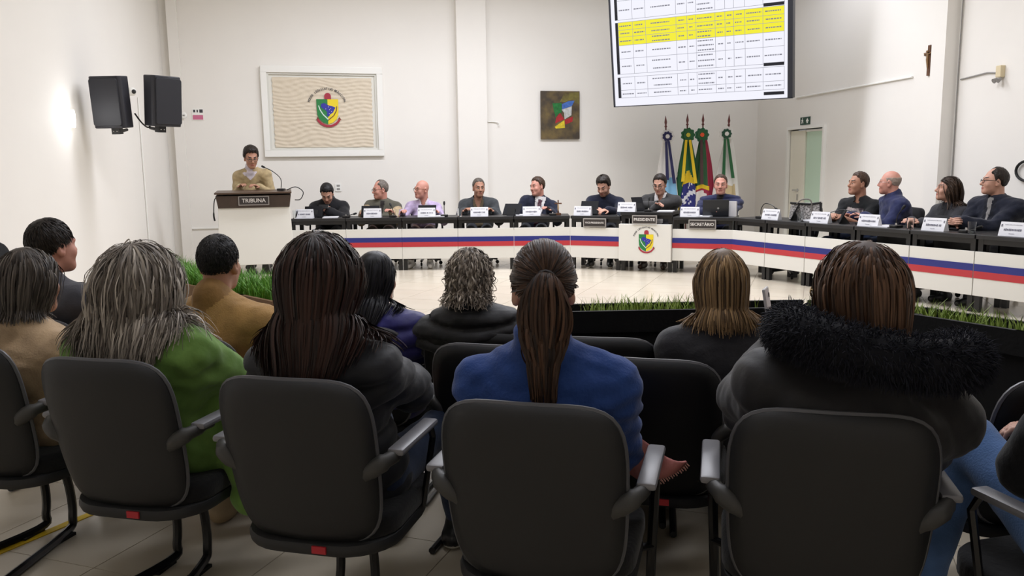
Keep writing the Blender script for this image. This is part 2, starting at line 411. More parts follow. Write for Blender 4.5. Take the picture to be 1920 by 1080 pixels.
    if collar: J.append(rc(N-up*.02, N+up*collar-fd*.012, (neck_r+.022)*s, (neck_r+.02)*s, .02, 'collar', inf=.002))
    J += list(extra(ctx)) if callable(extra) else list(extra)
    sd = abs(hash(label)) % 1000 if False else sum(map(ord, label)) % 997
    def disp(X, Y, Z):
        F = 0.
        rx, ry, rz = X-N[0], Y-N[1], Z-N[2]
        tz = rx*up[0]+ry*up[1]+rz*up[2]
        if quilt:
            F = F+.016*np.abs(np.cos(np.pi*(tz+.012*np.sin(9*(rx*rt[0]+ry*rt[1]))+.01)/quilt))**6
        if wrinkle:
            F = F+wrinkle*noise3(X, Y, Z*1.6, 26, sd)+wrinkle*.6*noise3(X, Y, Z, 60, sd+1)
        return F+0*(X+Y+Z)
    nh = None
    Jv, Jq = surface(J, hj, disp=disp)
    jc = Jv[Jq].mean(1)
    # carve the neck opening: drop faces above the neckline
    tc = (jc-N) @ Rt
    tags = None; jtag = None
    keep = np.ones(len(Jq), bool)
    if not collar or vneck:
        D = np.stack([ev(p, jc[:, 0], jc[:, 1], jc[:, 2]) for p in J], 1); names = np.array([p['tag'] for p in J]); tags = names[D.argmin(1)]
        if not collar: keep &= ~((tags == 'collar') & (tc[:, 2] > -.022+.12*np.clip(-tc[:, 1], -.05, .05)))
        if vneck: keep &= ~((tc[:, 1] > .0) & (np.abs(tc[:, 0]) < vneck[0]+vneck[1]*np.clip(tc[:, 2]+vneck[2], 0, 1)) & (tc[:, 2] > -vneck[2]))
    for nm, m, pred in split:
        if tags is None:
            D = np.stack([ev(p, jc[:, 0], jc[:, 1], jc[:, 2]) for p in J], 1); names = np.array([p['tag'] for p in J]); tags = names[D.argmin(1)]
        sel = pred(tc, tags, jc) & keep
        if sel.any():
            used, inv = np.unique(Jq[sel], return_inverse=True)
            new_mesh(nm, Jv[used], inv.reshape(-1, 4), m, root, True); keep &= ~sel
    used, inv = np.unique(Jq[keep], return_inverse=True)
    ctx['jacket'] = new_mesh('jacket' if bulk > .012 else 'shirt', Jv[used], inv.reshape(-1, 4), top, root, True)
    # trousers and shoes
    Tr = [infl(p, .012) for p in T[:1]]+[dict(infl(p, .008), **({'b': p['b']+V3(0, 0, .02)} if p['tag'] == 'shin' else {})) for p in legs]
    Pv, Pq = surface(Tr, .016, disp=lambda X, Y, Z: .004*noise3(X, Y, Z, 30, sd+3))
    new_mesh('trousers', Pv, Pq, pants, root, True)
    for an, fdv in shoe:
        b = V3(an[0], an[1], 0)
        sp = [rc(b+V3(0, 0, .045)-fdv*.04, b+fdv*.16+V3(0, 0, .038), .046, .036, .03, 's'), rc(b+V3(0, 0, .05), b+V3(0, 0, .1), .046, .046, .03, 's')]
        sv, sq = surface(sp, .013, post=lambda F, X, Y, Z: np.maximum(F, -(Z-.004)))
        so = new_mesh('shoe', sv, sq, shoes if not isinstance(shoes, tuple) else list(shoes), root, True, (sv[sq].mean(1)[:, 2] < .025).astype(int) if isinstance(shoes, tuple) else None)
    ctx['coll'] = [infl(p, p['inf']+.004) for p in J]+HP+neck
    return ctx
def head_shape(ctx, fn, m, name='hair', h=.005, ext=.16, amp=.003, fr=120, zlo=None):
    """a part built in the head's own frame from a field function of x,y,z in metres"""
    hs = ctx['hs']; lo = -ext if zlo is None else zlo
    g = np.arange(-ext, ext, h/hs, dtype=np.float32); gz = np.arange(lo, ext, h/hs, dtype=np.float32)
    X, Y, Z = g[:, None, None], g[None, :, None], gz[None, None, :]
    F = fn(X, Y, Z)+amp*noise3(X, Y, Z, fr, 5)
    big = [el((0, 0, (lo+ext)/2), (ext*.98, ext*.98, (ext-lo)/2*.98))]
    V, Q = surface(big, h/hs, post=lambda F_, X, Y, Z: fn(X, Y, Z)+amp*noise3(X, Y, Z, fr, 5), pad=0)
    V = ctx['Hc']+(V*hs) @ ctx['Rh'].T
    rng = np.random.default_rng(3)
    sh = .5+.5*noise3(V[:, 0], V[:, 1], V[:, 2], 150, 9)
    return new_mesh(name, V, Q, m, ctx['root'], True, shade=sh)
def ell(X, Y, Z, c, r):
    u, v, q = (X-c[0])/r[0], (Y-c[1])/r[1], (Z-c[2])/r[2]
    k0 = np.sqrt(u*u+v*v+q*q)+1e-6; k1 = np.sqrt((u/r[0])**2+(v/r[1])**2+(q/r[2])**2)+1e-6; return k0*(k0-1)/k1
def short_hair(ctx, m, t=.012, style='full', top=0., front=.086):
    def fn(X, Y, Z):
        line = np.interp(Y, [-.2, -.06, -.035, -.005, .012, .03, .055, .085, .2], [-.085, -.075, -.02, .02, -.01, .055, front-.006, front, front])+.004*np.sin(X*160)+.003*np.sin(X*310+1)
        k = np.clip((Z-line)/.045, 0, 1); k = k*(2-k)
        d = ell(X, Y, Z, (0, -.014, .032), (.0755, .0955, .0935))-t*(.12+.88*k)-top*np.clip((Z-.06)/.06, 0, 1)
        d = np.maximum(d, line-Z+0*X)
        if style == 'receding': d = np.maximum(d, -ell(X, Y, Z, (0, .075, .11), (.055, .085, .07)))
        if style == 'horseshoe': d = np.maximum(d, np.maximum(Z-.055, Y-.03))
        if style == 'crown':  d = np.maximum(d, -ell(X, Y, Z, (0, .06, .12), (.07, .11, .055)))
        return d
    return head_shape(ctx, fn, m)
def glasses(ctx, m, w=.031, r=.021, name='glasses', thick=.0022):
    b = MB(); H, Rh, hs = ctx['Hc'], ctx['Rh'], ctx['hs']
    P = lambda x, y, z: tuple(H+Rh @ (V3(x, y, z)*hs))
    for s in (-1, 1):
        b.tube([P(s*w+1.15*r*math.cos(a), .108-.006*abs(math.cos(a)), -.001+.82*r*math.sin(a)) for a in np.linspace(0, 2*math.pi, 17)], thick*hs, 6)
        b.tube([P(s*(w+1.1*r), .102, .006), P(s*.077, .06, .008), P(s*.082, .0, .006), P(s*.08, -.015, -.012)], thick*hs, 6)
    b.tube([P(-w+r, .108, .004), P(0, .113, .006), P(w-r, .108, .004)], thick*hs, 6)
    return b.build(name, m, ctx['root'])
# strands
def strand_mesh(name, pts, rad, m, parent, shade, taper=.3, sides=3, ctx=None):
    """pts (N,M,3): flat ribbons facing away from the head, or thin tubes"""
    N_, M_, _ = pts.shape
    T = np.gradient(pts, axis=1); T /= np.linalg.norm(T, axis=2, keepdims=True)+1e-9
    u = np.linspace(0, 1, M_); pr = np.minimum(1, .55+u*3)*np.where(u > .6, 1-(u-.6)/.4*(1-taper), 1)
    rr = (rad[:, None]*pr[None])[..., None]
    if ctx is not None:
        O = pts-(ctx['Hc']-V3(0, 0, .04)); O[..., 2] *= .5; O += np.random.default_rng(2).normal(0, .35, (N_, 1, 3))*np.linalg.norm(O, axis=2, keepdims=True)
        A = np.cross(T, O); A /= np.linalg.norm(A, axis=2, keepdims=True)+1e-9
        V = np.stack([pts-A*rr*1.5, pts+A*rr*1.5], 2).reshape(-1, 3); base = (np.arange(N_)[:, None]*M_+np.arange(M_-1)[None])*2
        F = np.stack([base, base+1, base+3, base+2], -1).reshape(-1, 4); return V, F, np.repeat(shade, M_*2)
    ref = np.zeros_like(T); ref[..., 0] = .3; ref[..., 1] = .9; ref[..., 2] = .2
    A = np.cross(T, ref); A /= np.linalg.norm(A, axis=2, keepdims=True)+1e-9; B = np.cross(T, A)
    ring = [pts+(A*math.cos(2*math.pi*k/sides)+B*math.sin(2*math.pi*k/sides))*rr for k in range(sides)]
    V = np.stack(ring, 2).reshape(-1, 3)
    base = (np.arange(N_)[:, None]*M_+np.arange(M_-1)[None])*sides
    F = np.concatenate([np.stack([base+k, base+(k+1) % sides, base+sides+(k+1) % sides, base+sides+k], -1).reshape(-1, 4) for k in range(sides)])
    return V, F, np.repeat(shade, M_*sides)
def push(prims, p, off, it=2):
    e = 2e-3
    for _ in range(it):
        d = field_pts(prims, p); g = np.stack([field_pts(prims, p+np.eye(3)[i]*e)-d for i in range(3)], 1); g /= np.linalg.norm(g, axis=1, keepdims=True)+1e-9
        p = p+g*np.maximum(off-d, 0)[:, None]
    return p
def simulate(prims, p, d, steps, ds, off, grav=.25, wave=None, rng=None, ztarget=None, bias=None, gather=None):
    out = [p.copy()]; p = p.copy(); d = d.copy(); down = V3(0, 0, -1)
    for i in range(steps):
        d = d*(1-grav)+down*grav+(bias if bias is not None else 0)
        if gather is not None: g_ = gather[1]-p; g_[:, 2] = 0; d = d+g_*gather[0]
        d /= np.linalg.norm(d, axis=1, keepdims=True)+1e-9
        q = push(prims, p+d*ds[:, None], off, 1); d = q-p; d /= np.linalg.norm(d, axis=1, keepdims=True)+1e-9
        p = p+d*ds[:, None]; p = push(prims, p, off*.7, 1); off = off*(1-.5/steps); out.append(p.copy())
    P = np.stack(out, 1)
    if wave is not None:
        amp, fq = wave; n = len(p); ph = rng.uniform(0, 6.28, (n, 1)); t = np.arange(steps+1)[None]*ds[:, None]
        ax = rng.normal(size=(n, 1, 3)); ax /= np.linalg.norm(ax, axis=2, keepdims=True)
        P = P+ax*(amp*rng.uniform(.4, 1, (n, 1, 1)))*(np.sin(t*fq+ph)-np.sin(ph))[..., None]*np.minimum(1, t/.08)[..., None]
    return P
def scalp(ctx, n, rng, fmin=None):
    """points on the scalp in the head frame"""
    pts = []
    while len(pts) < n:
        v = rng.normal(size=3); v /= np.linalg.norm(v); q = V3(0, -.012, .03)+v*V3(.076, .096, .094)
        x, y, z = q
        line = np.interp(y, [-.2, -.06, -.03, .0, .03, .055, .085], [-.06, -.05, -.015, .01, .03, .055, .075])
        if z > line: pts.append(q)
    return np.array(pts)
def toworld(ctx, q): return ctx['Hc']+(q*ctx['hs']) @ ctx['Rh'].T
def hang_hair(ctx, m, n, length, rad=.0017, thick=(.004, .02), wave=(.004, 40), grav=.3, part=0., seed=1, spread=.6, steps=18, cut=None, back=-.5, name='hair', bias=None, jag=.03, gather=.7):
    rng = np.random.default_rng(seed); q = scalp(ctx, n, rng)
    side = np.sign(q[:, 0]-part+rng.normal(0, .006, n)); side[side == 0] = 1
    fr = np.clip((q[:, 1]+.04)/.08, 0, 1)
    d = q-V3(part, -.045, .13); d /= np.linalg.norm(d, axis=1, keepdims=True)+1e-6
    d = d*(1-fr[:, None])+np.stack([side*spread, back*np.ones(n), -.3*np.ones(n)], 1)*fr[:, None]
    nr = (q-V3(0, -.012, .03))/V3(.076, .096, .094)**2; nr /= np.linalg.norm(nr, axis=1, keepdims=True)
    d -= nr*(d*nr).sum(1, keepdims=True); d /= np.linalg.norm(d, axis=1, keepdims=True)+1e-9
    p = toworld(ctx, q); dw = d @ ctx['Rh'].T
    off = (thick[0]+(thick[1]-thick[0])*rng.uniform(0, 1, n)**1.6)*np.clip((ctx['Hc'][2]+.17-p[:, 2])/.1, .3, 1)
    L = rng.uniform(length*.82, length, n)
    if cut is not None: L = np.maximum(.05, (p[:, 2]-cut)*1.06+rng.uniform(-jag, jag, n)+.045*(p[:, 2] > ctx['Hc'][2]+.05))
    P = simulate(ctx['coll'], push(ctx['coll'], p, off*.6), dw, steps, L/steps, off, grav, wave, rng, bias=bias, gather=(gather, toworld(ctx, V3(0, -.13, -.1)[None])[0]))
    if cut is not None:
        cz = cut+rng.uniform(-jag, jag, n); below = P[:, :, 2] < cz[:, None]; first = np.where(below.any(1), below.argmax(1), steps); first = np.maximum(first, 3)
        tt = np.linspace(0, 1, steps+1)[None]*first[:, None]; i0 = np.minimum(tt.astype(int), steps-1); fr_ = (tt-i0)[..., None]; ar = np.arange(n)[:, None]
        P = P[ar, i0]*(1-fr_)+P[ar, i0+1]*fr_
    V, F, s_ = strand_mesh(name, P, rad*rng.uniform(.7, 1.4, n), m, None, rng.uniform(0, 1, n)**1.3, ctx=ctx)
    under_h(ctx, m, V, F, s_, name, P)
    return P
def crop_hair(ctx, m, n=2600, length=.03, fwd=.3, lift=.006, rad=.0013, seed=1, low=-.07, taper=-.02, style='full'):
    """short strands combed over the scalp"""
    rng = np.random.default_rng(seed); q = scalp(ctx, n, rng)
    nr = (q-V3(0, -.012, .03))/V3(.076, .096, .094)**2; nr /= np.linalg.norm(nr, axis=1, keepdims=True)
    d = q-V3(.01, -.05, .13); d /= np.linalg.norm(d, axis=1, keepdims=True)+1e-6; d = d+V3(.25, fwd, -.1)+rng.normal(0, .1, d.shape)
    d -= nr*(d*nr).sum(1, keepdims=True)*.9; d /= np.linalg.norm(d, axis=1, keepdims=True)+1e-9
    L = length*rng.uniform(.6, 1.2, n)*np.clip((q[:, 2]-taper)/.08+.35, .3, 1); M = 5
    pts = [q+nr*.001]
    for i in range(1, M): t = i/(M-1); pts.append(q+d*(L*t)[:, None]+nr*(.001+lift*math.sin(t*2.2))-nr*(L[:, None]**2*t*t*3.2))
    P = np.stack(pts, 1); W = ctx['Hc']+(P*ctx['hs']) @ ctx['Rh'].T
    V, F, s_ = strand_mesh('hair', W, rad*rng.uniform(.7, 1.4, n), m, None, rng.uniform(0, 1, n)**1.5, ctx=ctx)
    under_h(ctx, m, V, F, s_, 'hair', None, t=.006)
def under_h(ctx, m, V, F, s_, name, P, t=.010):
    """scalp layer under the strands, in the same mesh"""
    H, Rh, hs = ctx['Hc'], ctx['Rh'], ctx['hs']
    def fn(X, Y, Z):
        d = ell(X, Y, Z, (0, -.014, .032), (.077+t*.4, .097+t*.4, .094+t*.4))
        line = np.interp(Y, [-.2, -.06, -.03, .0, .03, .055, .085, .2], [-.075, -.06, -.02, .01, .03, .055, .074, .074]); return np.maximum(d, line-Z+0*X)
    big = [el((0, 0, .02), (.14, .14, .14))]
    uv, uq = surface(big, .006, post=lambda F_, X, Y, Z: fn(X, Y, Z), pad=0)
    uv = H+(uv*hs) @ Rh.T
    n = len(V); V = np.concatenate([V, uv]); F = np.concatenate([F, uq+n]); s_ = np.concatenate([s_, np.full(len(uv), .15)])
    return new_mesh(name, V, F, m, ctx['root'], True, shade=s_)
# ---------------------------------------------------------------- setting
WALL = mat('wall_paint', '#ebe8e2', .75, noise=(1.2, '#e8e4de', .3), bump=(35, .06, .004), spec=.25)
WHITE = mat('white_paint', '#ecebe6', .5); CEILM = mat('ceiling_white', '#efeeea', .85)
BLACK = mat('black_lacquer', '#1b1b1d', .4, bump=(40, .05, .002)); BLACKM = mat('black_metal', '#101012', .35, spec=.5); RUB = mat('black_rubber', '#0d0d0e', .7)
GREY = mat('grey_plastic', '#8d8b88', .5); CHROME = mat('chrome', '#c9c9c9', .2, metal=1.)
JOINT = mat('tile_joint', '#8f8575', .8)
TILE = mat('porcelain_tile', '#cfc5b3', .22, noise=(2.5, '#c6bba8', .3), spec=.45)
BL, BRt, RE = (-5.3, 13.0), (4.65, 15.8), (7.35, -2.3); LE = (-3.0, -2.3)
def wall(name, p0, p1, z0, z1, th=.15, holes=()):
    """inner face runs from p0 to p1, the room on its right; holes=(s0,s1,ztop)"""
    d = Vector((p1[0]-p0[0], p1[1]-p0[1], 0)); L = d.length; b = MB(); s = 0
    for h in holes:
        b.box(((s+h[0])/2, th/2, (z0+z1)/2), (h[0]-s, th, z1-z0)); b.box(((h[0]+h[1])/2, th/2, (h[2]+z1)/2), (h[1]-h[0], th, z1-h[2])); s = h[1]
    b.box(((s+L)/2, th/2, (z0+z1)/2), (L-s, th, z1-z0))
    o = b.build(name, WALL); o.location = (p0[0], p0[1], 0); o.rotation_euler.z = math.atan2(d.y, d.x); tag(o, kind='structure'); return o
RZB = math.atan2(2.8, 9.95); RZR = math.atan2(RE[1]-BRt[1], RE[0]-BRt[0]); EB = Vector((math.cos(RZB), math.sin(RZB), 0)); ER = Vector((math.cos(RZR), math.sin(RZR), 0))
NB = Vector((EB.y, -EB.x, 0)); NR = Vector((ER.y, -ER.x, 0))
wall('wall_back', BL, BRt, 0, CEIL); wall('wall_right', BRt, RE, 0, CEIL, holes=((1.31, 2.46, 2.0),))
wall('wall_left', LE, BL, 0, CEIL); wall('wall_front', RE, LE, 0, CEIL)
def poly_slab(name, z0, z1, m):
    P = [BL, BRt, RE, LE]; b = MB(); n = 4
    vs = [(x, y, z0) for x, y in P]+[(x, y, z1) for x, y in P]
    b.add(vs, [(0, 1, 2, 3), (7, 6, 5, 4)]+[(i, i+4, (i+1) % 4+4, (i+1) % 4) for i in range(4)]); o = b.build(name, m); return tag(o, kind='structure')
poly_slab('ceiling', CEIL, CEIL+.1, CEILM)
fl = poly_slab('floor', -.12, -.004, JOINT)
# floor tiles, laid square to the rows of seats
TA, TS = R(-20), .6
def inside(x, y, m=.0):
    P = [BL, BRt, RE, LE]
    return all((P[(i+1) % 4][0]-P[i][0])*(y-P[i][1])-(P[(i+1) % 4][1]-P[i][1])*(x-P[i][0]) <= -m*math.hypot(P[(i+1) % 4][0]-P[i][0], P[(i+1) % 4][1]-P[i][1]) for i in range(4))
tb = MB().box((0, 0, -.0025), (TS-.004, TS-.004, .005)).build('tile', TILE, fl)
bpy.data.objects.remove(tb); tme = bpy.data.meshes['tile']
rest = MB(); seen = []
for i in range(-40, 41):
    for j in range(-40, 41):
        x, y = (i+.4)*TS, (j+.13)*TS; X, Y = x*math.cos(TA)-y*math.sin(TA), x*math.sin(TA)+y*math.cos(TA)
        if not inside(X, Y, -.2): continue
        if 1.6 < Y < 13.2 and abs(X) < .66*Y+.3 and inside(X, Y, .45): seen.append((math.hypot(X, Y), X, Y))
        else: rest.box((X, Y, -.0025), (TS-.004, TS-.004, .005), Matrix.Translation((X, Y, 0)) @ Matrix.Rotation(TA, 4, 'Z') @ Matrix.Translation((-X, -Y, 0)))
seen.sort()
for k, (q, X, Y) in enumerate(seen):
    if k < 300:
        o = bpy.data.objects.new('tile', tme); COL.objects.link(o); o.parent = fl; o.location = (X, Y, 0); o.rotation_euler.z = TA
    else: rest.box((X, Y, -.0025), (TS-.004, TS-.004, .005), Matrix.Translation((X, Y, 0)) @ Matrix.Rotation(TA, 4, 'Z') @ Matrix.Translation((-X, -Y, 0)))
tag(rest.build('tile_field', TILE, fl), kind='stuff')
# pilasters, mouldings
def on_back(name, px, py, sx, sy, z0, z1, m=WALL, parent=None):
    o = MB().box((0, -sy/2, (z0+z1)/2), (sx, sy, z1-z0)).build(name, m, parent); o.location = (px, py, 0); o.rotation_euler.z = RZB; return o
def wall_s(s, z=0): return Vector((BL[0], BL[1], z))+EB*s
def wall_r(s, z=0): return Vector((BRt[0], BRt[1], z))+ER*s
p = wall_s(4.82); tag(on_back('trim_1', p.x, p.y, .5, .14, 0, CEIL), kind='structure')
p = wall_s(.19); tag(on_back('trim_2', p.x, p.y, .15, .1, 0, CEIL), kind='structure')
p = wall_s(.47); tag(on_back('trim_3', p.x, p.y, .46, .02, .525, .545, WHITE), kind='structure')
tr = MB().box((0, -.09, CEIL/2), (.26, .18, CEIL)).build('trim_4', WALL); p = wall_r(5.38); tr.location = p; tr.rotation_euler.z = RZR; tag(tr, kind='structure')
for nm, pa, pb, rz in (('baseboard_back', BL, BRt, RZB), ('baseboard_left', LE, BL, math.atan2(BL[1]-LE[1], BL[0]-LE[0]))):
    L = math.hypot(pb[0]-pa[0], pb[1]-pa[1]); o = MB().box((L/2, -.008, .04), (L, .016, .08)).build(nm, WHITE); o.location = (pa[0], pa[1], 0); o.rotation_euler.z = rz; tag(o, kind='structure')
# doorway in the right-hand wall: a white leaf and a frosted green glass leaf
FROST = mat('frosted_green_glass', '#c3dcc6', .3, spec=.5)
d1 = thing('door_1', None, None); d1['kind'] = 'structure'; d1.location = (BRt[0], BRt[1], 0); d1.rotation_euler.z = RZR
fb = MB(); fb.box((1.285, .05, 1.0), (.05, .2, 2.0)); fb.box((2.485, .05, 1.0), (.05, .2, 2.0)); fb.box((1.885, .05, 2.025), (1.25, .2, .05)); fb.build('door_frame', WHITE, d1)
lf = MB().box((1.56, .03, .99), (.5, .04, 1.98)).build('door_leaf', mat('cream_door', '#e6e2d2', .45), d1, .004)
hb = MB(); hb.tube([(1.62, .01, .98), (1.62, -.04, .98), (1.53, -.04, .98)], .011); hb.lathe([(.025, 0), (.025, .01)], 12, Matrix.Translation((1.62, .01, .98)) @ Matrix.Rotation(R(90), 4, 'X')); hb.build('handle', CHROME, lf)
MB().box((1.62, .006, .86), (.035, .012, .1)).build('lock_plate', CHROME, lf)
gl = MB().box((2.14, .04, .975), (.64, .012, 1.95)).build('glass_leaf', FROST, d1)
MB().box((2.14, .04, 1.965), (.64, .05, .03)).build('glass_rail', WHITE, gl)
# back of the doorway so that no outside shows
o = MB().box((1.9, .45, 1.05), (1.6, .1, 2.3)).build('wall_passage', WALL); o.location = (BRt[0], BRt[1], 0); o.rotation_euler.z = RZR; tag(o, kind='structure')

# ---------------------------------------------------------------- lettering as flat meshes
GL = {}
def glyphs(s, size, x0=0., bold=0.012):
    """2-D triangles of a line of text, centred"""
    key = (s, bold)
    if key not in GL:
        cu = bpy.data.curves.new('t', 'FONT'); cu.body = s; cu.align_x = 'CENTER'; cu.align_y = 'CENTER'; cu.offset = bold; cu.resolution_u = 2
        ob = bpy.data.objects.new('t', cu); me = bpy.data.meshes.new_from_object(ob)
        GL[key] = ([(v.co.x, v.co.y) for v in me.vertices], [list(p.vertices) for p in me.polygons])
        bpy.data.objects.remove(ob); bpy.data.curves.remove(cu); bpy.data.meshes.remove(me)
    v, f = GL[key]; return [(x*size+x0, y*size) for x, y in v], f
def letters(b, s, size, cx, cz, y=0., bold=.012, M=None, sx=1.):
    """lettering facing -Y"""
    v, f = glyphs(s, size, 0, bold); return b.add([(cx+x*sx, y, cz+z) for x, z in v], f, M)
def arc_letters(b, s, size, cx, cz, r, a0, a1, y=0., bold=.02):
    for i, c in enumerate(s):
        if c == ' ': continue
        a = a0+(a1-a0)*(i+.5)/len(s); v, f = glyphs(c, size, 0, bold); t = a-math.pi/2
        b.add([(cx+r*math.cos(a)+x*math.cos(t)-z*math.sin(t), y, cz+r*math.sin(a)+x*math.sin(t)+z*math.cos(t)) for x, z in v], f)
def flat(poly, y, name, m, parent, th=.002):
    return MB().prism(poly, y-th, y).build(name, m, parent)
EG, EY, EBl, ERd, ESi, EBr = (mat('emblem_green', '#1f7a3c', .5), mat('emblem_yellow', '#e8cf22', .5), mat('emblem_blue', '#2c2f9a', .5), mat('emblem_red', '#a3283c', .5), mat('emblem_pale', '#cfe6dc', .5), mat('emblem_brown', '#6e4126', .5))
INK = mat('dark_ink', '#3a3a40', .7)
def emblem(parent, cx, cz, w, y, dark=True):
    """coat of arms facing -Y; w = shield width"""
    k = w/440.; P = lambda pts: [(cx+(a-520)*k, cz-(b-600)*k) for a, b in pts]
    arc = lambda x0, y0, r, a0, a1, n=9: [(x0+r*math.cos(R(a0+(a1-a0)*i/n)), y0-r*math.sin(R(a0+(a1-a0)*i/n))) for i in range(n+1)]
    e = thing('emblem', None, None); e.parent = parent
    flat(P([(303, 345), (525, 345), (525, 850), (430, 815), (350, 745), (312, 660), (303, 520)]), y, 'green_field', EG, e)
    flat(P([(525, 345), (742, 345), (742, 520), (735, 650), (700, 745), (620, 815), (525, 850)]), y, 'yellow_field', EY, e)
    flat(P(arc(532, 285, 68, 0, 180)+[(470, 350), (600, 350)]), y, 'red_cap', ERd, e)
    flat(P([(395, 440), (455, 420), (505, 445), (545, 470), (610, 480), (682, 512), (655, 560), (625, 615), (575, 645), (540, 700), (500, 665), (512, 610), (480, 565), (430, 540), (388, 500)]), y-.002, 'blue_map', EBl, e)
    band = lambda pts, h: P(pts)+P([(a+h[0], b+h[1]) for a, b in pts[::-1]])
    flat(band([(335, 480), (365, 570), (420, 660), (520, 760)], (14, -16)), y-.003, 'pale_branch', ESi, e)
    flat(band([(718, 490), (705, 580), (650, 680), (530, 775)], (-16, -10)), y-.003, 'brown_branch', EBr, e)
    flat(P(arc(535, 640, 270, 205, 335)+arc(535, 640, 225, 335, 205)), y-.003, 'ribbon', ERd, e)
    flat(P([(285, 760), (310, 700), (340, 740)]), y-.002, 'ribbon_tip', EBr, e); flat(P([(725, 740), (755, 700), (795, 765)]), y-.002, 'ribbon_tip', EBr, e)
    b = MB(); arc_letters(b, 'PODER LEGISLATIVO MUNICIPAL', 62*k, cx, cz-(520-600)*k-.0, 385*k, R(163), R(17), y-.002); b.build('lettering', INK, e)
    s = MB()
    for a, c in ((485, 540), (540, 500), (585, 525), (560, 555), (552, 635), (600, 590)): s.prism([(cx+(a-520)*k+7*k*math.cos(t), cz-(c-600)*k+7*k*math.sin(t)) for t in np.linspace(0, 6.28, 7)[:-1]], y-.006, y-.004)
    s.build('stars', WHITE, e); return e

# ---------------------------------------------------------------- things on the walls
# framed banner with the coat of arms
pm = (wall_s(0)+EB*((Vector((-3.918, 13.389, 0))-wall_s(0)).dot(EB)+.945)); fr = thing('framed_banner', 'wide white frame holding a cream cloth with a coat of arms on the wall', 'picture', (pm.x, pm.y, 1.64), RZB)
W_, H_ = 1.9, 1.42; b = MB()
for c, d in (((0, -.03, .05), (W_, .06, .1)), ((0, -.03, H_-.05), (W_, .06, .1)), ((-W_/2+.045, -.03, H_/2), (.09, .06, H_-.2)), ((W_/2-.045, -.03, H_/2), (.09, .06, H_-.2))): b.box(c, d)
b.build('frame', WHITE, fr, .006); b = MB()
for c, d in (((0, -.02, .115), (W_-.18, .03, .03)), ((0, -.02, H_-.115), (W_-.18, .03, .03)), ((-W_/2+.105, -.02, H_/2), (.03, .03, H_-.26)), ((W_/2-.105, -.02, H_/2), (.03, .03, H_-.26))): b.box(c, d)
b.build('inner_rail', mat('pale_rail', '#d6d5cd', .4), fr)
MB().box((0, -.006, H_/2), (W_-.2, .008, H_-.2)).build('backing', mat('backing_board', '#e3e1d8', .5), fr)
n = 110; cw, chh = 1.56, 1.1
g = [(-cw/2+cw*i/n+.006*math.sin(j*.7), -.022+.0032*math.sin(j*1.0+2.6*math.sin(i*.11)+(1.5 if i > n*.55 else 3.4)*math.sin(j*.09+i*.05))-.0022*math.sin(i*.5+j*.37+2*math.sin(j*.2)), H_/2-.01-chh/2+chh*j/n) for j in range(n+1) for i in range(n+1)]
new_mesh('cloth', g, np.array([(j*(n+1)+i, j*(n+1)+i+1, (j+1)*(n+1)+i+1, (j+1)*(n+1)+i) for j in range(n) for i in range(n)]), mat('cream_cloth', '#d9cdb9', .8, noise=(40, '#d2c5b0', .3)), fr, True)
emblem(fr, .06, H_/2+.0, .345, -.036)
# painting
pt = thing('painting', 'small dark unframed painting of a red, green, yellow and blue flag', 'picture', wall_s(6.41, 1.905)+NB*.01, RZB)
PN = mat('painting_dark', '#3f352a', .5, noise=(5, '#6b5a35', .12)); PN2 = mat('painting_olive', '#7d7534', .5, noise=(9, '#4d4026', .2))
MB().box((0, -.02, .41), (.71, .04, .82)).build('canvas', PN, pt, .004)
k = .71/715.; Q = lambda pts: [((a-480)*k, .82-(b-105)*k) for a, b in pts]
for nm, c, pts in (('olive_patch', PN2, [(560, 125), (825, 125), (830, 330), (740, 300), (700, 250), (540, 300), (470, 290)]), ('green_patch', mat('paint_green', '#1d7a35', .5, noise=(20, '#0f5526', .2)), [(330, 315), (500, 310), (500, 470), (430, 500), (390, 560), (350, 420)]),
                   ('blue_patch', mat('paint_blue', '#2f55a5', .5, noise=(20, '#4c74b8', .2)), [(505, 330), (620, 280), (745, 265), (690, 360), (510, 420)]), ('white_patch', mat('paint_white', '#c9ccd0', .5, noise=(20, '#a9a9a0', .2)), [(500, 425), (690, 365), (680, 520), (555, 590), (545, 480)]),
                   ('red_patch', mat('paint_red', '#b3202a', .5, noise=(20, '#8a1a22', .2)), [(400, 560), (470, 480), (550, 590), (380, 660)]), ('red_patch', MATS['paint_red'], [(555, 600), (710, 540), (700, 630), (570, 680)]), ('yellow_patch', mat('paint_yellow', '#ddc92a', .5, noise=(20, '#b59c20', .2)), [(370, 720), (550, 605), (560, 740), (390, 750)])):
    flat(Q(pts), -.041, nm, c, pt, .002)
# screen across the corner
def EM(n, c, e):
    m = mat(n, c, .4, emit=e, spec=.1); m.node_tree.nodes['Principled BSDF'].inputs['Base Color'].default_value = (.01, .01, .012, 1); return m
SW, SL_, SY, SK = EM('screen_white', '#f3f3fd', 1.), EM('screen_line', '#a0a0aa', 1.), EM('screen_yellow', '#f4ec30', 1.), EM('screen_black', '#1c1c20', 1.)
sc = thing('screen', 'large lit wall screen showing a budget table with a yellow band', 'screen', (1.674, 13.5, 2.359), math.atan2(-1.43, 2.375)); sc.rotation_euler.x = R(8)
SWd, SH = 2.77, 2.1
b = MB(); b.box((SWd/2, .06, SH/2), (SWd, .12, SH)); b.box((SWd/2-.01, .25, SH*.5), (.3, .3, .3)); b.build('casing', mat('screen_casing', '#20222a', .4), sc, .005)
b = MB(); b.box((.012, -.012, SH/2), (.024, .03, SH)); b.box((SWd-.035, -.012, SH/2), (.07, .03, SH)); b.box((SWd/2, -.012, .006), (SWd, .03, .012)); b.build('bezel', MATS['screen_casing'], sc)
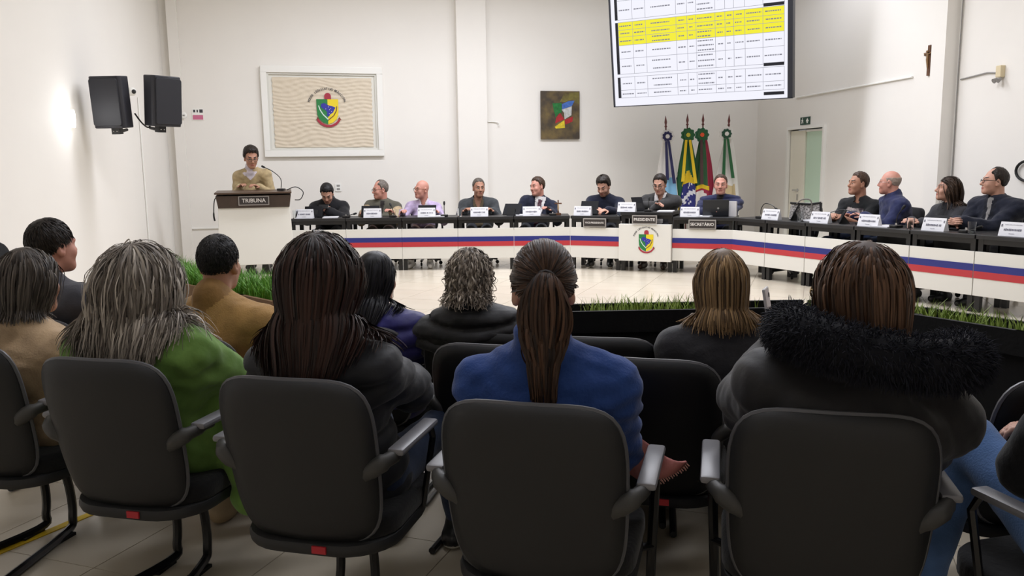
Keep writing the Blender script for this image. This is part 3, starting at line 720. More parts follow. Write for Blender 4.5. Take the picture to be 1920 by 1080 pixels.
b = MB(); q = lambda x0, x1, z0, z1, y: b.add([(x0, y, z0), (x1, y, z0), (x1, y, z1), (x0, y, z1)], [(0, 1, 2, 3)])
sx = lambda x: .03+(x-120)/1570*(SWd-.1)
q(.024, SWd-.07, .012, SH, -.003); b.mi = 1
rows = [.136, .254, .453, .50, .734, .933, 1.06, 1.163, 1.277, 1.313, 1.594, 1.72, 1.86, 2.0]; cols = [180, 320, 445, 730, 830, 910, 1080, 1165, 1240, 1335, 1485, 1660]
b.mi = 2; q(sx(180), sx(1660), .933, 1.277, -.0035); b.mi = 1
for z in rows: q(sx(180), sx(1660), z-.003, z+.003, -.004)
for x in cols:
    for z0, z1 in ((.136, .453), (.50, 1.277), (1.313, 2.0)): q(sx(x)-.003, sx(x)+.003, z0, z1, -.004)
b.mi = 3
for z0, z1 in ((.136, .453), (.50, 1.277), (1.313, 2.0)): q(sx(152), sx(178), z0, z1, -.004)
for z in (.062, .47, 1.285): q(sx(1490), sx(1660), z, z+.045, -.0045)
rr = random.Random(4)
for i in range(len(rows)-1):
    z0, z1 = rows[i], rows[i+1]
    if z1-z0 < .06: continue
    for j in range(len(cols)-1):
        x0, x1 = sx(cols[j]), sx(cols[j+1]); nl = max(1, int((z1-z0)/.06)) if j == 5 else (2 if j == 2 and z1-z0 > .12 and rr.random() < .6 else 1)
        for l in range(nl):
            zc = z0+(z1-z0)*(l+.5)/nl+(0 if nl == 1 else 0); x = x0+.02+(0 if j == 5 else rr.random()*.02); xe = x1-.02-(rr.random()*.05 if j == 5 else rr.random()*.03)
            if j == 2: x += .06; xe -= .06
            while x < xe:
                wl = rr.uniform(.012, .04); b.mi = 4; q(x, min(x+wl, xe), zc-.009, zc+.009, -.004); x += wl+.008
b.build('display', [SW, SL_, SY, SK, EM('screen_text', '#85858f', 1.)], sc)
# cross
WOOD = mat('dark_wood', '#6a4630', .5, noise=(30, '#54351f', .3))
cr = thing('wall_cross', 'slim brown wooden crucifix on the pale wall above the seated councillors', 'cross', wall_r(4.975, 2.53), RZR)
b = MB(); b.box((0, -.012, .19), (.045, .024, .38)); b.box((0, -.012, .275), (.19, .024, .04)); b.build('cross_beams', WOOD, cr, .002)
b = MB(); b.tube([(-.08, -.03, .285), (0, -.035, .265), (.08, -.03, .285)], .008); b.tube([(0, -.035, .28), (0, -.04, .2), (0, -.03, .09)], [.012, .016, .008]); b.ball((0, -.045, .3), .016); b.build('figure', mat('bronze', '#80603c', .4), cr, smooth=True)
# cable ducts and small fittings
def duct(name, pts, r, label, m=WHITE, cat='cable duct'):
    return tag(MB().tube(pts, r, 6).build(name, m), label, cat)
wp = lambda s, z, o=.015: tuple(wall_r(s, z)+NR*o)
duct('cable_duct', [wp(1.5, 2.535), wp(4.65, 2.55)], .014, 'white cable duct running level from the big screen along the wall')
duct('cable', [wp(5.56, 0.3), wp(5.55, 2.43), wp(5.56, 3.4, .02), wp(5.56, 5.19)], .008, 'grey cable running up the wall beside the pilaster', GREY, 'cable')
duct('cable', [wp(5.60, 2.42), wp(6.05, 2.45), wp(6.22, 2.43)], .008, 'thin grey cable leading to the beige emergency lamp', GREY, 'cable')
el_ = thing('emergency_lamp', 'beige emergency lamp with twin spots on the wall beyond the cross', 'lamp', wall_r(6.28, 2.33), RZR)
MB().box((0, -.03, .11), (.08, .06, .13)).build('lamp_housing', mat('beige_plastic', '#d8c9a6', .5), el_, .006)
for x in (-.03, .03): MB().lathe([(.015, 0), (.03, .05)], 10, Matrix.Translation((x, -.04, .03)) @ Matrix.Rotation(R(120), 4, 'X')).build('spot', GREY, el_)
ex = thing('exit_sign', 'small green exit sign with a running figure and arrow above the doorway', 'sign', wall_r(1.82, 2.07), RZR)
MB().box((0, -.006, .06), (.32, .012, .125)).build('board', mat('exit_green', '#0f3d2c', .5), ex)
b = MB(); b.prism([(.03, .05), (.06, .05), (.06, .02), (.1, .02), (.1, .05), (.13, .05), (.08, .105)], -.0145, -.013); b.ball((-.08, -.013, .1), (.012, .001, .012), 8)
b.tube([(-.085, -.0135, .085), (-.09, -.0135, .055), (-.11, -.0135, .02)], .008, 4); b.tube([(-.09, -.0135, .055), (-.06, -.0135, .045), (-.06, -.0135, .02)], .007, 4); b.tube([(-.115, -.0135, .07), (-.085, -.0135, .08), (-.055, -.0135, .065)], .005, 4); b.build('pictogram', WHITE, ex)
lp = thing('emergency_light', 'glowing white oval emergency light on the wall beside the loudspeakers', 'lamp', (-4.695, 8.98, 1.92), math.atan2(BL[1]-LE[1], BL[0]-LE[0]))
MB().prism(rrect(.1, .19, .045, 4, 0, .09), -.05, 0).build('lamp_body', mat('lit_diffuser', '#fffdf6', .4, emit=4.), lp)
l = bpy.data.lights.new('emergency_glow', 'POINT'); l.energy = 3.5; l.shadow_soft_size = .05; lo = bpy.data.objects.new('emergency_glow', l); lo.location = (-4.5, 8.9, 2.02); COL.objects.link(lo)
NLx = Vector((.973, .231, 0)).normalized()
cm = thing('camera_dome', 'small white security camera with dark lens between the loudspeakers', 'camera', (-4.99, 11.1, 2.477), R(100)-R(90)+R(3))
b = MB(); b.ball((.05, -.03, 0), .055, 12); b.box((0, 0, .0), (.05, .1, .1)); b.build('shell', WHITE, cm, smooth=True)
MB().ball((.075, -.065, -.004), .03, 10).build('lens', BLACKM, cm, smooth=True); MB().tube([(-.02, .0, .03), (.0, -.25, .07)], .008, 6).build('stub', WHITE, cm)
duct('cable_duct', [(-5.07, 11.55, .1), (-5.07, 11.55, 1.2), (-5.07, 11.55, 2.44)], .012, 'thin white duct dropping from the security camera to the floor')
ol = thing('wall_outlet', 'white wall socket plate behind the man in the hoodie', 'socket', wall_s(2.56, 1.07), RZB)
MB().prism(rrect(.1, .13, .01, 3, 0, .065), -.012, 0).build('plate', WHITE, ol); b = MB(); b.box((0, -.013, .095), (.05, .003, .03)); b.box((0, -.013, .04), (.05, .003, .03)); b.build('sockets', GREY, ol)
sw = thing('wall_switch', 'small white junction box on the wall right beside the black loudspeaker', 'switch', wall_s(.27, 2.23)+NB*.1, RZB)
MB().lathe([(.05, 0), (.05, .03), (.035, .04)], 14, Matrix.Rotation(R(90), 4, 'X') @ Matrix.Translation((0, .05, 0))).build('box', WHITE, sw); MB().box((.0, -.042, .05), (.03, .006, .02)).build('rocker', GREY, sw)
nt_ = thing('wall_notice', 'small white and pink notice on the wall near the loudspeakers', 'sign', wall_s(.465, 2.215), RZB)
MB().box((0, -.004, .09), (.17, .008, .18)).build('sheet', WHITE, nt_); b = MB(); b.box((.0, -.009, .045), (.15, .002, .07)); b.build('pink_panel', mat('notice_pink', '#c56a8a', .6), nt_)
b = MB(); b.box((-.05, -.009, .14), (.03, .002, .04)); b.box((-.005, -.009, .14), (.02, .002, .04)); b.box((.05, -.009, .14), (.05, .002, .05)); b.build('symbols', INK, nt_)
hk = thing('wall_hook', 'pale curved cable stub on the wall beside the pilaster', 'hook', wall_s(5.23, 2.15), RZB)
MB().tube(catmull([(-.12, -.015, .05), (0, -.02, .05), (.07, -.03, .03), (.07, -.03, -.02)]), .008, 6).build('stub', WHITE, hk)
duct('cable_duct', [tuple(wall_s(5.09, 2.2)+NB*.01), tuple(wall_s(5.09, CEIL-.02)+NB*.01)], .011, 'white vertical duct on the wall beside the pilaster')
rg = thing('cable_coil', 'black cable coil hanging on the wall behind the man in dark suit', 'cable', wall_r(6.80, 1.33), RZR)
MB().tube([(.17*math.cos(a), -.03, .11*math.sin(a)) for a in np.linspace(0, 2*math.pi, 25)], .015, 8, cap=False).build('loop', RUB, rg, smooth=True)
ps = thing('wall_poster', 'colourful red, white and yellow notice below the cable coil', 'poster', wall_r(6.83, .55), RZR)
for nm, c, z0, z1 in (('sheet', '#e3dfe4', 0, .72), ('red_top', '#c3283c', .6, .72), ('purple_text', '#5b3a80', .42, .5), ('yellow_band', '#e2b82c', .2, .3), ('red_band', '#8c2c50', .02, .17)):
    MB().box((.08, -.004 if nm == 'sheet' else -.009, (z0+z1)/2), (.3 if nm != 'purple_text' else .24, .008 if nm == 'sheet' else .002, z1-z0)).build(nm, mat('poster_'+nm, c, .6), ps)
# loudspeakers
def speaker(loc, rz, label, tilt):
    t = thing('loudspeaker', label, 'loudspeaker', loc, rz, 'wall loudspeakers'); t.rotation_euler.x = R(tilt)
    b = MB(); w, h, d = .37, .56, .34
    sec = [(-w/2, -.12), (-w/2+.03, -.155), (0, -.17), (w/2-.03, -.155), (w/2, -.12), (w/2, .02), (w/2-.12, d-.16), (-w/2+.12, d-.16), (-w/2, .02)]
    b.prism([(x, y) for x, y in sec], -h/2, h/2, Matrix(((1, 0, 0, 0), (0, 0, 1, 0), (0, 1, 0, 0), (0, 0, 0, 1)))); b.build('cabinet', mat('speaker_black', '#23232a', .55, bump=(120, .2, .002)), t, .012)
    b = MB(); b.prism(rrect(w-.05, h-.05, .03), -.178, -.16); b.build('grille', mat('speaker_grille', '#17171f', .6, bump=(300, .3, .002)), t, .004)
    b = MB(); b.box((0, .0, -h/2-.035), (.09, .08, .07)); b.tube([(0, 0, -h/2-.05), (0, .2, -h/2-.03)], .018); b.build('bracket', BLACKM, t)
    for x in (-.02, .02): MB().ball((x, -.042, -h/2-.035), .008, 6).build('bolt', CHROME, t)
    return t
speaker((-4.40, 9.4, 2.21), R(-5), 'black loudspeaker on the wall, next to the glowing oval light', 5)
speaker((-3.99, 9.65, 2.235), R(56), 'black loudspeaker on the wall, next to the pink notice', 5)
duct('speaker_cable', catmull([(-4.22, 9.5, 2.09), (-4.2, 9.6, 2.0), (-4.2, 9.75, 1.95), (-4.16, 9.75, 1.97), (-4.1, 9.78, 2.06)]), .009, 'black cable sagging between the two loudspeakers', RUB, 'cable')
# ---------------------------------------------------------------- council desks
PANEL = mat('white_laminate', '#dedcd5', .4); BLUE = mat('stripe_blue', '#232a78', .4); RED = mat('stripe_red', '#b8323a', .4)
PLAQ = mat('plaque_dark', '#35302f', .35); PLB = mat('plaque_silver', '#a9a5a2', .35, metal=.4); PLT = mat('plaque_letters', '#d8d4d0', .4)
DL0, DL1, DC1, DR1 = Vector((-3.13, 11.72, 0)), Vector((.83, 11.65, 0)), Vector((2.9, 10.78, 0)), Vector((4.66, 7.48, 0))
def on_line(a, b, t): d = (b-a).normalized(); return a+d*t
def rz_of(a, b): d = b-a; return math.atan2(d.y, d.x)
def desk(a, b, t0, t1, label, zt=.75, zp=(.165, .59), stripe=True, fwd=0., board=False, plaque=None):
    p = on_line(a, b, (t0+t1)/2); wd = t1-t0; t = thing('desk', label, 'desk', p, rz_of(a, b), 'council desks in a bent row')
    MB().box((0, .25+0, zt-.02), (wd-.006, .56, .04)).build('desk_top', BLACK, t, .004)
    for y in (.02, .47): MB().box((0, y, zt-.065), (wd-.09, .025, .05)).build('rail', BLACKM, t)
    for x in (-wd/2+.035, wd/2-.035):
        for y in (.03, .47): MB().box((x, y, (zt-.04)/2), (.05, .05, zt-.04)).build('leg', BLACKM, t)
    if board: MB().box((0, .3, .42), (wd-.1, .016, .5)).build('modesty_board', BLACK, t)
    pn = MB().box((0, -.012-fwd/2, (zp[0]+zp[1])/2), (wd-.004, .02+fwd, zp[1]-zp[0])).build('front_panel', PANEL, t, .002)
    yf = -.024-fwd
    if stripe:
        MB().box((0, yf, .437), (wd-.004, .004, .068)).build('blue_stripe', BLUE, pn); MB().box((0, yf, .369), (wd-.004, .004, .068)).build('red_stripe', RED, pn)
    if plaque:
        pw, z0, z1, s, sz = plaque; k = MB().prism(rrect(pw, z1-z0, .008, 2, 0, (z0+z1)/2), -.045-fwd, -.03-fwd).build('plaque', PLB, t)
        MB().box((0, -.047-fwd, (z0+z1)/2), (pw-.03, .006, z1-z0-.03)).build('plaque_face', PLAQ, k)
        letters(MB(), '', 1, 0, 0) if False else None
        lb = MB(); letters(lb, s, sz, 0, (z0+z1)/2, -.0515-fwd, .02); lb.build('lettering', PLT, k)
    return t
who = ['the man in a black hoodie', 'the man in a grey vest', 'the bald man in a lilac shirt', 'the man in an open grey jacket', 'the man in suit and tie']
L1 = (DL1-DL0).length/5
for i in range(5): desk(DL0, DL1, i*L1, (i+1)*L1, 'black desk with striped white front before '+who[i])
desk(DL1, DC1, .01, .73, 'black desk with striped front and the vice-president plaque', plaque=(.33, .595, .72, 'VICE-PRESIDENTE', .034))
pd = desk(DL1, DC1, .73, 1.45, 'raised centre desk with a coat of arms and president plaque', zt=.81, zp=(.15, .65), stripe=False, fwd=.07, plaque=(.34, .655, .775, 'PRESIDENTE', .053))
emblem(pd, 0.02, .40, .2, -.094)
desk(DL1, DC1, 1.45, 2.245, 'black desk with striped front and the secretary plaque', plaque=(.36, .595, .72, 'SECRETÁRIO', .054))
ts = [0.0, .58, 1.215, 1.9, 2.59, 3.29, 3.98, 4.7]
who = ['the empty place and bag on the bend', 'the empty seat on the bend', 'the man in a printed black shirt', 'the bald man in a blue jacket', 'the woman in a grey blazer', 'the man in a dark suit with glasses', 'the end of the row']
for i in range(7): desk(DC1, DR1, ts[i]+.005, ts[i+1], 'black desk with striped white front before '+who[i], board=i > 2)
# tribune
tr = thing('lectern', 'white tribune lectern with dark wooden top before the standing man', 'lectern', (-3.50, 11.32, 0), R(15))
b = MB(); b.prism([(-.5, .15), (.5, .15), (.47, .935), (-.47, .935)], 0, .5); b.build('body', PANEL, tr, .006)
b = MB(); b.add([(-.465, -.03, .935), (.465, -.03, .935), (.49, -.05, 1.1), (-.49, -.05, 1.1), (-.465, .5, .935), (.465, .5, .935), (.49, .5, 1.13), (-.49, .5, 1.13)], [(0, 1, 2, 3), (5, 4, 7, 6), (4, 0, 3, 7), (1, 5, 6, 2), (3, 2, 6, 7), (4, 5, 1, 0)]); b.build('top_box', mat('tribune_wood', '#43332a', .45, noise=(12, '#352820', .3)), tr, .004)
MB().box((0, .225, 1.135), (1.0, .57, .022), Matrix.Rotation(R(2), 4, 'X')).build('top_board', mat('tribune_board', '#4c3a2e', .4), tr, .003)
pq = MB().prism(rrect(.4, .125, .006, 2, .0, 1.03), -.062, -.05).build('plaque', PLB, tr); MB().box((0, -.064, 1.03), (.375, .006, .1)).build('plaque_face', PLAQ, pq); lb = MB(); letters(lb, 'TRIBUNA', .074, 0, 1.03, -.0685, .015); lb.build('lettering', PLT, pq)
for x in (-.1, .1):
    b = MB(); b.prism([(x-.08, .0), (x+.08, 0), (x+.05, .06), (x+.04, .16), (x-.04, .16), (x-.05, .06)], .1, .4); b.build('foot', BLACKM, tr, .006)
def mic(loc, rz, pts, label, base=True):
    t = thing('microphone', label, 'microphone', loc, rz, 'gooseneck microphones on the desks'); b = MB()
    b.prism(rrect(.1, .12, .02, 3), 0, .03, Matrix(((1, 0, 0, 0), (0, 0, 1, 0), (0, 1, 0, 0), (0, 0, 0, 1)))); b.build('base', BLACKM, t, .006)
    cp = catmull([(0, 0, .03)]+pts, 5); MB().tube(cp, .0055, 6).build('gooseneck', BLACKM, t, smooth=True)
    d = (cp[-1]-cp[-2]).normalized(); MB().tube([cp[-1]-d*.01, cp[-1]+d*.01, cp[-1]+d*.04, cp[-1]+d*.05], [.007, .015, .014, .006], 8).build('mic_head', RUB, t, smooth=True)
    MB().lathe([(.012, .03), (.009, .05)], 8).build('collar', CHROME, t)
mic((-3.17, 11.5, 1.155), 0, [(-.0, .0, .16), (-.1, 0, .26), (-.22, .02, .32)], 'gooseneck microphone on the tribune, reaching to the standing man')
tag(MB().tube(catmull([(-3.12, 11.6, 1.16), (-3.0, 11.62, 1.2), (-2.9, 11.62, 1.13), (-2.94, 11.62, 1.03), (-3.02, 11.62, 1.02)]), .006, 6).build('cable', RUB), 'thin black cable looping off the end of the tribune top', 'cable')
tag(MB().tube(catmull([(-4.0, 11.5, 1.12), (-4.06, 11.4, 1.05), (-4.07, 11.35, .85), (-4.05, 11.32, .76)]), [.007]*12+[.012]*7, 6).build('cable', RUB), 'black cable hanging down the side of the tribune', 'cable')
# ---------------------------------------------------------------- things on the desks
CARD = mat('card_white', '#d6d6da', .5); CTX = mat('card_print', '#6d6d78', .7)
def spot(seg, t, y, z=.75):
    a, b = {'L': (DL0, DL1), 'C': (DL1, DC1), 'R': (DC1, DR1)}[seg]; p = on_line(a, b, t); d = (b-a).normalized(); n = Vector((-d.y, d.x, 0)); p = p+n*y; return Vector((p.x, p.y, z)), rz_of(a, b)
NC = ['beside the man in a black hoodie', 'before the man in a grey vest', 'before the bald man in lilac', 'before the man in an open grey jacket', 'before the man in suit and tie', 'on the vice-president desk', 'on the raised centre desk', 'between the president and the secretary', 'on the bend of the desks, by the black bag', 'before the man in a printed shirt', 'before the bald man in a blue jacket', 'before the woman in a blazer', 'at the end of the row, dark suit behind']
rr = random.Random(11)
def card(i, seg, t, y=.09, z=.75, turn=0, w=.25, h=.13):
    p, rz = spot(seg, t, y, z); o = thing('name_card', 'white folded name card '+NC[i], 'name card', p, rz+R(turn), 'name cards on the desks')
    b = MB(); b.add([(-w/2, -.045, 0), (w/2, -.045, 0), (w/2, 0, h), (-w/2, 0, h), (-w/2, .045, 0), (w/2, .045, 0)], [(0, 1, 2, 3), (3, 2, 5, 4), (1, 5, 2), (0, 3, 4)]); b.build('card', CARD, o)
    b = MB(); fx = lambda z: -.0475+.045*z/h
    def ln(x0, x1, z, hh): b.add([(x0, fx(z-hh), z-hh), (x1, fx(z-hh), z-hh), (x1, fx(z+hh), z+hh), (x0, fx(z+hh), z+hh)], [(0, 1, 2, 3)])
    M = Matrix.Rotation(-math.atan2(.045, h), 4, 'X')
    def tx(s, size, z):
        v, f = glyphs(s, size, 0, .01); b.add([(x, fx(z+q)-.0005, z+q) for x, q in v], f)
    tx('PODER LEGISLATIVO MUNICIPAL', .011, h*.8); tx('Vereador', .014, h*.18)
    x = -w*.33
    while x < w*.33: wl = rr.uniform(.008, .016); ln(x, x+wl, h*.45, rr.uniform(.007, .011)); x += wl+(.003 if rr.random() < .85 else .012)
    for x in (-w*.43, w*.43): ln(x-.007, x+.007, h*.74, .011)
    tag(b.build('lettering', CTX, o), kind='stuff')
for a in [(0, 'L', .19), (1, 'L', 1.16), (2, 'L', 1.93), (3, 'L', 2.68), (4, 'L', 3.42), (5, 'C', .16), (6, 'C', .80, .07, .81), (7, 'C', 1.66), (8, 'R', .56, .1, .75, 6), (9, 'R', 1.33, .1, .75, 4), (10, 'R', 2.0, .1, .75, 4), (11, 'R', 2.78, .1, .75, 0), (12, 'R', 3.58, .1, .75, 0)]: card(*a)
SCR = mat('tablet_glass', '#101014', .6, spec=.2)
def tablet(seg, t, y, label, z=.75, turn=0, w=.26, h=.2, lean=25):
    p, rz = spot(seg, t, y, z); o = thing('tablet', label, 'tablet', p, rz+R(turn), 'tablets standing on the desks')
    M = Matrix.Rotation(R(-lean), 4, 'X'); MB().box((0, 0, h/2+.01), (w, .012, h), M).build('slab', SCR, o, .004)
    b = MB(); b.add([(-.06, -.0, 0), (.06, 0, 0), (.06, .12, 0), (-.06, .12, 0), (-.06, .035, .11), (.06, .035, .11)], [(3, 2, 1, 0), (0, 1, 5, 4), (2, 3, 4, 5), (1, 2, 5), (3, 0, 4)]); b.build('stand', RUB, o)
tablet('L', .28, .2, 'black tablet on a stand behind the name card beside the man in a black hoodie', h=.165)
tablet('L', 1.1, .2, 'black tablet behind the name card before the man in a grey vest', h=.165)
tablet('L', 1.92, .2, 'black tablet behind the name card before the bald man in lilac', h=.165)
tablet('L', 3.12, .2, 'black tablet leaning between the man in grey jacket and the man in suit', turn=-20, lean=40)
tablet('C', .2, .22, 'black tablet behind the name card on the vice-president desk')
tablet('C', .95, .2, 'black tablet edge-on beside the raised centre name card', z=.81, turn=50, w=.18)
tablet('R', .78, .2, 'black tablet stand by the bag on the bend of the desks', turn=-50, w=.22)
tablet('R', 1.5, .2, 'black tablet stand before the man in a printed shirt', turn=-45, w=.2, h=.16)
tablet('R', 2.75, .26, 'black tablet propped flat before the woman in a blazer', lean=50, w=.3, turn=10)
p, rz = spot('C', 1.98, .2); lt = thing('laptop', 'open black laptop seen from behind, before the secretary', 'laptop', p, rz+R(12))
MB().box((0, .12, .008), (.34, .23, .016)).build('base', BLACKM, lt, .004); ld = MB().box((0, -.0, .115), (.34, .008, .22), Matrix.Rotation(R(8), 4, 'X')).build('lid', mat('laptop_lid', '#1d2026', .3), lt, .003); MB().prism([(.014*math.cos(a)+.03, .11+.014*math.sin(a)) for a in np.linspace(0, 6.28, 9)[:-1]], -.025, -.022).build('emblem', GREY, ld)
p, rz = spot('C', 2.15, .3); tag(MB().box((0, 0, .1), (.02, .22, .2), Matrix.Translation(p) @ Matrix.Rotation(rz+R(60), 4, 'Z')).build('document_box', mat('pale_document', '#c9c6c6', .5)), 'pale upright document stand beside the laptop', 'document')
for seg, t, y, z, pts, lb in [('L', 2.18, .1, .75, [(0, 0, .12), (0.0, .01, .17)], 'short gooseneck microphone before the bald man in lilac'), ('L', 1.45, .1, .75, [(.0, 0, .1), (-.03, .03, .16)], 'short gooseneck microphone before the man in a grey vest'),
        ('L', .78, .1, .75, [(.02, .0, .03), (.1, .02, .05)], 'flat black microphone between the man in hoodie and the man in vest'), ('L', 3.72, .1, .75, [(0, 0, .07), (-.04, .04, .1)], 'black microphone before the man in suit and tie'),
        ('C', 1.1, .08, .81, [(0, 0, .1), (0, .02, .16)], 'black microphone on the raised centre desk'), ('R', .34, .14, .75, [(0, 0, .12), (.06, .0, .19), (.17, 0, .18), (.24, 0, .14)], 'gooseneck microphone arching over the bend of the desks'),
        ('R', 1.78, .25, .75, [(-.05, 0, .1), (-.2, -.06, .16), (-.36, -.12, .12)], 'gooseneck microphone stretching before the man in a printed shirt'), ('R', 2.3, .14, .75, [(.01, 0, .12), (.05, .02, .2)], 'gooseneck microphone before the bald man in a blue jacket'),
        ('R', 3.1, .12, .75, [(.02, .05, .04), (.05, .1, .05)], 'low black microphone between the woman and the man in dark suit')]:
    p, rz = spot(seg, t, y, z); mic(p, rz, pts, lb)
GLASS = bpy.data.materials.new('clear_glass'); GLASS.use_nodes = True; g_ = GLASS.node_tree.nodes['Principled BSDF']; g_.inputs['Transmission Weight'].default_value = 1; g_.inputs['Roughness'].default_value = .02; g_.inputs['IOR'].default_value = 1.3; g_.inputs['Base Color'].default_value = (.95, .97, .97, 1)
for seg, t, y, z, lb in [('R', 2.53, .06, .75, 'empty water glass before the bald man in a blue jacket'), ('R', 3.19, .07, .75, 'water glass before the clasped hands of the man in dark suit'), ('L', .06, .08, .75, 'water glass at the end of the row by the tribune'), ('L', 2.4, .1, .75, 'water glass between the bald man and the man in grey jacket'), ('L', 1.52, .06, .75, 'water glass before the man in a grey vest'), ('R', 1.02, .1, .75, 'water glass beside the black bag'), ('C', .68, .1, .75, 'water glass at the end of the vice-president desk')]:
    p, rz = spot(seg, t, y, z); o = thing('water_glass', lb, 'glass', p, 0, 'water glasses on the desks')
    b = MB(); b.lathe([(.03, 0), (.033, .004), (.039, .115), (.036, .115), (.031, .012), (.001, .01)], 16); b.build('tumbler', GLASS, o, smooth=True)
for seg, t, y, z, a, lb in [('C', 1.32, .12, .81, 5, 'white papers lying before the man at the raised centre desk'), ('C', 1.83, .1, .75, -6, 'white paper lying beside the laptop'), ('L', 2.08, .08, .75, 4, 'white paper by the microphone before the bald man in lilac'), ('L', .55, .1, .75, 8, 'white paper before the man in a black hoodie'), ('R', 2.16, .1, .75, 3, 'white paper before the bald man in a blue jacket'), ('R', 1.06, .2, .75, 10, 'white papers beside the black bag on the bend'), ('L', 3.3, .12, .75, 3, 'white paper before the man in suit and tie')]:
    p, rz = spot(seg, t, y, z); b = MB(); M = Matrix.Translation(p) @ Matrix.Rotation(rz+R(a), 4, 'Z'); b.box((0, .08, .006), (.21, .28, .012), M); tag(b.build('papers', CARD), lb, 'papers')
p, rz = spot('L', 3.80, .16); cf = thing('table_crucifix', 'small brown standing crucifix on the desk beside the man in suit', 'crucifix', p, rz)
b = MB(); b.box((0, 0, .015), (.08, .06, .03)); b.box((0, 0, .12), (.018, .014, .19)); b.box((0, 0, .165), (.1, .014, .018)); b.build('cross', WOOD, cf, .002); MB().tube([(0, -.012, .16), (0, -.014, .1), (0, -.012, .06)], [.008, .012, .006], 6).build('figure', mat('pale_figure', '#b99a78', .5), cf)
p, rz = spot('R', .86, .36); bg = thing('bag', 'black and white handbag standing on the bend of the desks', 'bag', p, rz+R(38))
b = MB(); b.add([(-.19, -.06, 0), (.19, -.06, 0), (.17, -.03, .21), (-.17, -.03, .21), (-.19, .06, 0), (.19, .06, 0), (.17, .03, .21), (-.17, .03, .21)], [(0, 1, 2, 3), (5, 4, 7, 6), (4, 0, 3, 7), (1, 5, 6, 2), (3, 2, 6, 7), (4, 5, 1, 0)])
b.build('bag_body', mat('bag_fabric', '#b9b5b2', .8, noise=(60, '#55524f', .12)), bg, .012); MB().tube([(-.18, -.03, .21), (-.06, -.04, .2), (.06, -.04, .195), (.18, -.03, .215)], .012, 6).build('rim', RUB, bg); MB().tube(catmull([(-.1, -.05, .2), (-.04, -.07, .25), (.06, -.07, .24), (.08, -.07, .1)]), .008, 6).build('strap', mat('strap_grey', '#6e6a66', .7), bg)
MB().box((.175, 0, .16), (.025, .09, .1)).build('corner', RUB, bg)
# ---------------------------------------------------------------- swivel chairs behind the desks
BLKF = fabric('black_fabric', '#19191c'); 
def swivel():
    t = thing('swivel_chair', 'x', 'chair'); 
    MB().box((0, 0, .46), (.48, .48, .09)).build('seat', BLKF, t, .035, 3, True)
    b = MB(); b.prism(rrect(.42, .44, .09, 5, 0, .70), -.03, .03, Matrix.Translation((0, -.26, 0)) @ Matrix.Translation((0, 0, .55)) @ Matrix.Rotation(R(9), 4, 'X') @ Matrix.Translation((0, 0, -.55))); b.build('backrest', BLKF, t, .02, 2, True)
    MB().tube([(0, -.2, .43), (0, -.32, .47), (0, -.31, .7)], .025, 6).build('back_bar', BLACKM, t); MB().lathe([(.028, .08), (.028, .3), (.02, .3), (.02, .42)], 10).build('column', BLACKM, t)
    for s in (-1, 1):
        MB().tube(catmull([(s*.22, 0, .44), (s*.29, 0, .48), (s*.29, .0, .64)], 4), .014, 6).build('arm_bar', BLACKM, t); MB().box((s*.29, .02, .655), (.06, .26, .03)).build('armrest', RUB, t, .01)
    st = MB()
    for k in range(5):
        a = 2*math.pi*k/5+.3; st.tube([(0, 0, .11), (.28*math.cos(a), .28*math.sin(a), .075)], [.028, .018], 6)
    st.build('star_base', BLACKM, t)
    for k in range(5):
        a = 2*math.pi*k/5+.3; c = MB(); c.lathe([(.024, -.012), (.03, 0), (.024, .012)], 10, Matrix.Translation((.28*math.cos(a), .28*math.sin(a), .03)) @ Matrix.Rotation(a, 4, 'Z') @ Matrix.Rotation(R(90), 4, 'X')); c.build('caster', RUB, t)
    return t
# ---------------------------------------------------------------- audience chairs
SHELL = mat('chair_shell', '#262627', .55, noise=(3, '#232324', .3), bump=(180, .12, .002), spec=.4); UPH = fabric('chair_upholstery', '#161618'); PAD = mat('arm_pad', '#77767a', .38, spec=.6); BRK = mat('arm_bracket', '#3a3937', .5)
TUBE = mat('black_tube', '#0f0f11', .3, spec=.55); REDT = mat('red_tag', '#b3202c', .5); PIPE = mat('chair_piping', '#56565a', .4)
def back_pt(u, v, y):
    """u -1..1 across, v 0..1 up the backrest"""
    w = .222+.018*math.sin(v*2.2); z = .355+.52*v; yy = -.205-.105*v-.03*math.sin(v*3.1)*0-.035*(1-abs(u)**2)+.035
    return (u*w, yy+y, z)
def shell_mesh(y0, y1, inset, name, m, t, corner=.24):
    nu, nv = 14, 14; vs = []; fs = []
    for y in (y0, y1):
        for j in range(nv+1):
            for i in range(nu+1):
                a, c = -1+2*i/nu, -1+2*j/nv
                # superellipse mapping rounds the corners
                k = 5.0; r = (abs(a)**k+abs(c)**k)**(1/k); mx = max(abs(a), abs(c)); f = mx/r if r > 0 else 1
                ee = mx**6*.012
                vs.append(back_pt(a*f*(1-inset), .5+.5*c*f*(1-inset), y*(1-.85*mx**8)))
    n = (nu+1)*(nv+1)
    for s in range(2):
        for j in range(nv):
            for i in range(nu):
                q = [s*n+j*(nu+1)+i, s*n+j*(nu+1)+i+1, s*n+(j+1)*(nu+1)+i+1, s*n+(j+1)*(nu+1)+i]; fs.append(q if s == 0 else q[::-1])
    ring = [i for i in range(nu+1)]+[j*(nu+1)+nu for j in range(1, nv+1)]+[nv*(nu+1)+i for i in range(nu-1, -1, -1)]+[j*(nu+1) for j in range(nv-1, 0, -1)]
    for q in range(len(ring)): a, c = ring[q], ring[(q+1) % len(ring)]; fs.append([c, a, a+n, c+n])
    return new_mesh(name, vs, fs, m, t, True), [vs[i] for i in ring]
SHELLB = mat('chair_shell_black', '#101012', .6, spec=.3)
